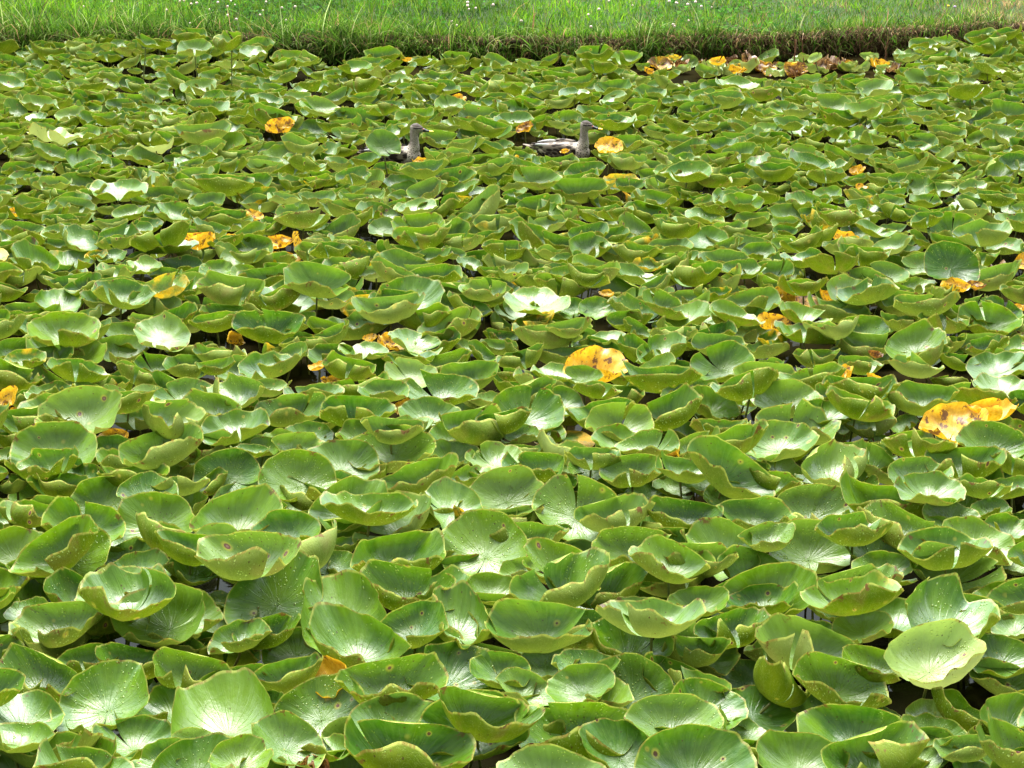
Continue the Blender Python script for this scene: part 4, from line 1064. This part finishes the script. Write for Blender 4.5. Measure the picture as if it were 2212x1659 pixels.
for k in range(60):
    u = 1380 + 575 * (k + rd.uniform(0, 1)) / 60; v = rd.uniform(134, 164) - (6 if u > 1850 else 0)
    x, y = at(u, v, .02)
    y = min(y, float(shore_y(x)) - .03)
    age = float(rd.choice([.05, .10, .16, 1.0, 1.45, 1.8], p=[.25, .2, .13, .06, .2, .16]))
    l = dict(D=rd.uniform(.09, .22), tilt=rd.normal(4, 16), roll=rd.normal(0, 18), cup=rd.uniform(.2, 1), seed=9000 + k * 7, age=age, spots=.2, drops=0, pale=rd.uniform(.1, .8), dark=0, kw=dict(rough=rd.uniform(.3, 1.1)))
    V, disc = build_local(l, 6, 30)
    o = mesh_obj("leaf_scrap", V, leaf_faces(6, 30), M_LEAF, None, attrs(l, disc))
    o.location = (x, y, .012 - V[:, 2].min() * .6)
    tag(o, "small curled dead or dying leaf scrap on the water at the foot of the bank", "leaf scrap", "leaf scraps at the foot of the bank")

# ------------------------------------------------------------------ the two ducks
def duck_material():
    m, t = new_mat("duck_plumage")
    co = t.node("ShaderNodeTexCoord").outputs["Object"]
    x, y, z = t.sep(co)
    mp = t.node("ShaderNodeMapping"); mp.inputs["Scale"].default_value = (.7, 1.2, 1.2); t.put(mp.inputs["Vector"], co)
    vb = t.voro(mp.outputs[0], 46)
    vn = t.voro(co, 110)
    n = t.noise(co, 160, 3, .6)
    scale_ = t.mix(t.rng(vb.outputs["Distance"], .42, .66), (.030, .019, .012), (.27, .22, .165))
    breast = t.mix(t.rng(vn.outputs["Distance"], .30, .45, 0, 1), (.035, .022, .016), (.42, .37, .30))
    neck = t.mix(t.rng(n, .4, .6), (.20, .17, .14), (.34, .30, .25))
    c = t.mix(t.rng(x, .055, .10), scale_, breast)
    c = t.mix(t.rng(z, .125, .165), c, neck)
    c = t.mix(t.math('MULTIPLY', t.rng(z, .13, .16), t.rng(x, .118, .108)), c, (.10, .075, .06))
    c = t.mix(t.math('MULTIPLY', t.rng(t.math('SUBTRACT', z, t.math('MULTIPLY', x, -.12)), .271, .276), t.rng(z, .2, .21)), c, (.055, .04, .032))
    stripe = t.math('MULTIPLY', t.rng(t.math('ABSOLUTE', t.math('SUBTRACT', z, .2465)), .003, .0055, 1, 0), t.rng(x, .125, .135))
    c = t.mix(stripe, c, (.03, .02, .018))
    t.out(t.bsdf(c, .7, t.bump(vb.outputs["Distance"], .4, .002), .3))
    return m
M_DUCK = duck_material()
M_BILL = simple("duck_bill_black", (.012, .012, .012), .35)
M_TIP = simple("duck_bill_yellow", (.85, .60, .03), .45)
M_EYE = simple("duck_eye", (.01, .006, .004), .1)
M_RED = simple("duck_red_spot", (.55, .09, .03), .5)
M_WHITE = simple("duck_white_feathers", (.5, .5, .49), .7)
M_WING = (lambda: None)
def wing_material():
    m, t = new_mat("duck_wing")
    co = t.node("ShaderNodeTexCoord").outputs["Object"]
    mp = t.node("ShaderNodeMapping"); mp.inputs["Scale"].default_value = (.5, 1.0, 1.3); t.put(mp.inputs["Vector"], co)
    vb = t.voro(mp.outputs[0], 42)
    c = t.mix(t.rng(vb.outputs["Distance"], .42, .66), (.024, .015, .010), (.21, .17, .13))
    t.out(t.bsdf(c, .65, t.bump(vb.outputs["Distance"], .5, .002), .3))
    return m
M_WING = wing_material()
def loft(st, n=16):
    """st: (x, z, ry, rz, y) stations; rings across the path in the xz plane"""
    st = [tuple(q) + (0,) * (5 - len(q)) for q in st]
    P = np.array([(q[0], q[4], q[1]) for q in st], float)
    V, Fq = [], []
    for i, q in enumerate(st):
        a = P[min(i + 1, len(P) - 1)] - P[max(i - 1, 0)]; a /= np.linalg.norm(a)
        up = np.array([-a[2], 0, a[0]])
        if np.linalg.norm(up) < .1: up = np.array([0, 0, 1.])
        for k in range(n):
            w = 2 * math.pi * k / n
            V.append(P[i] + np.array([0, 1, 0]) * q[2] * math.cos(w) + up * q[3] * math.sin(w))
    for i in range(len(st) - 1):
        for k in range(n):
            Fq.append((i * n + k, i * n + (k + 1) % n, (i + 1) * n + (k + 1) % n, (i + 1) * n + k))
    return V, Fq, n, len(st)
def loft_mesh(name, parts, mat, parent=None, remesh=0):
    me = bpy.data.meshes.new(name); V, Fq = [], []
    for st in parts:
        v, f, n, m = loft(st); o = len(V)
        V += [tuple(q) for q in v]; Fq += [tuple(i + o for i in q) for q in f]
        Fq.append(tuple(o + k for k in range(n))[::-1]); Fq.append(tuple(o + (m - 1) * n + k for k in range(n)))
    me.from_pydata(V, [], Fq); me.update()
    o = bpy.data.objects.new(name, me); col.objects.link(o)
    if remesh:
        r = o.modifiers.new("skin", 'REMESH'); r.mode = 'VOXEL'; r.voxel_size = remesh
        sm = o.modifiers.new("soft", 'SMOOTH'); sm.iterations = 6; sm.factor = .5
        dg = bpy.context.evaluated_depsgraph_get(); dg.update()
        me2 = bpy.data.meshes.new_from_object(o.evaluated_get(dg)); o.modifiers.clear(); o.data = me2; me2.name = name; me = me2
    me.polygons.foreach_set("use_smooth", np.ones(len(me.polygons), dtype=bool))
    me.materials.clear(); me.materials.append(mat)
    if parent: o.parent = parent
    return o
def make_duck(label):
    root = bpy.data.objects.new("duck", None); root.empty_display_size = .1; col.objects.link(root)
    tag(root, label, "duck", "spotted brown ducks swimming among the leaves")
    body = [(-.215, .088, .008, .005), (-.18, .086, .030, .016), (-.12, .078, .062, .040), (-.05, .066, .086, .062), (.03, .062, .090, .070), (.09, .066, .078, .066), (.135, .074, .054, .052), (.16, .082, .026, .028), (.17, .084, .006, .006)]
    neck = [(.085, .055, .060, .060), (.118, .100, .048, .046), (.132, .135, .034, .034), (.133, .165, .026, .027), (.132, .195, .023, .025), (.134, .218, .024, .027), (.142, .236, .027, .031), (.155, .244, .026, .026)]
    head = [(.108, .238, .004, .006), (.116, .239, .018, .020), (.132, .242, .027, .029), (.150, .243, .029, .029), (.168, .238, .023, .022), (.184, .232, .014, .014), (.192, .230, .008, .009)]
    loft_mesh("body", [body, neck, head], M_DUCK, root, .0045)
    bill = loft_mesh("bill", [[(.182, .233, .0115, .0125), (.195, .230, .011, .010), (.210, .2265, .0105, .0065), (.226, .225, .012, .0045)]], M_BILL, root)
    loft_mesh("bill_tip", [[(.224, .2252, .0122, .0048), (.236, .2245, .0125, .0045), (.244, .2235, .009, .0035), (.248, .2225, .003, .002)]], M_TIP, bill)
    for sg in (-1, 1):
        ev = IV * .0042 + np.array([.158, sg * .0262, .2475]); mesh_obj("eye", ev, IF, M_EYE, root)
        w = [(.095, .088, .010, .022, sg * .070), (.05, .092, .014, .038, sg * .083), (-.02, .096, .014, .040, sg * .082), (-.09, .100, .011, .028, sg * .062), (-.15, .103, .007, .014, sg * .036), (-.20, .106, .003, .005, sg * .014)]
        wg = loft_mesh("wing", [w], M_WING, root)
        loft_mesh("white_feathers", [[(-.045, .118, .006, .008, sg * .072), (-.09, .119, .008, .012, sg * .060), (-.135, .117, .006, .009, sg * .044), (-.165, .114, .002, .003, sg * .030)]], M_WHITE, wg)
        loft_mesh("red_spot", [[(.180, .240, .004, .004, sg * .008), (.188, .238, .0045, .004, sg * .0075), (.192, .237, .002, .002, sg * .007)]], M_RED, bill)
    loft_mesh("tail", [[(-.17, .090, .030, .012), (-.21, .096, .026, .007), (-.245, .102, .012, .003), (-.25, .103, .004, .002)]], M_WING, root)
    return root
d1 = make_duck("left duck, only its head, neck and speckled breast showing past an upright dark leaf")
x, y = at(848, 356, 0); d1.location = (x, y, -.02); d1.rotation_euler = (0, 0, math.radians(-3)); d1.scale = (1.08, 1.08, 1.08)
d2 = make_duck("right duck, scaly brown back and white wing patch in view, head up")
x, y = at(1215, 347, 0); d2.location = (x, y, -.015); d2.rotation_euler = (0, 0, math.radians(-14)); d2.scale = (1.06, 1.0, 1.06)
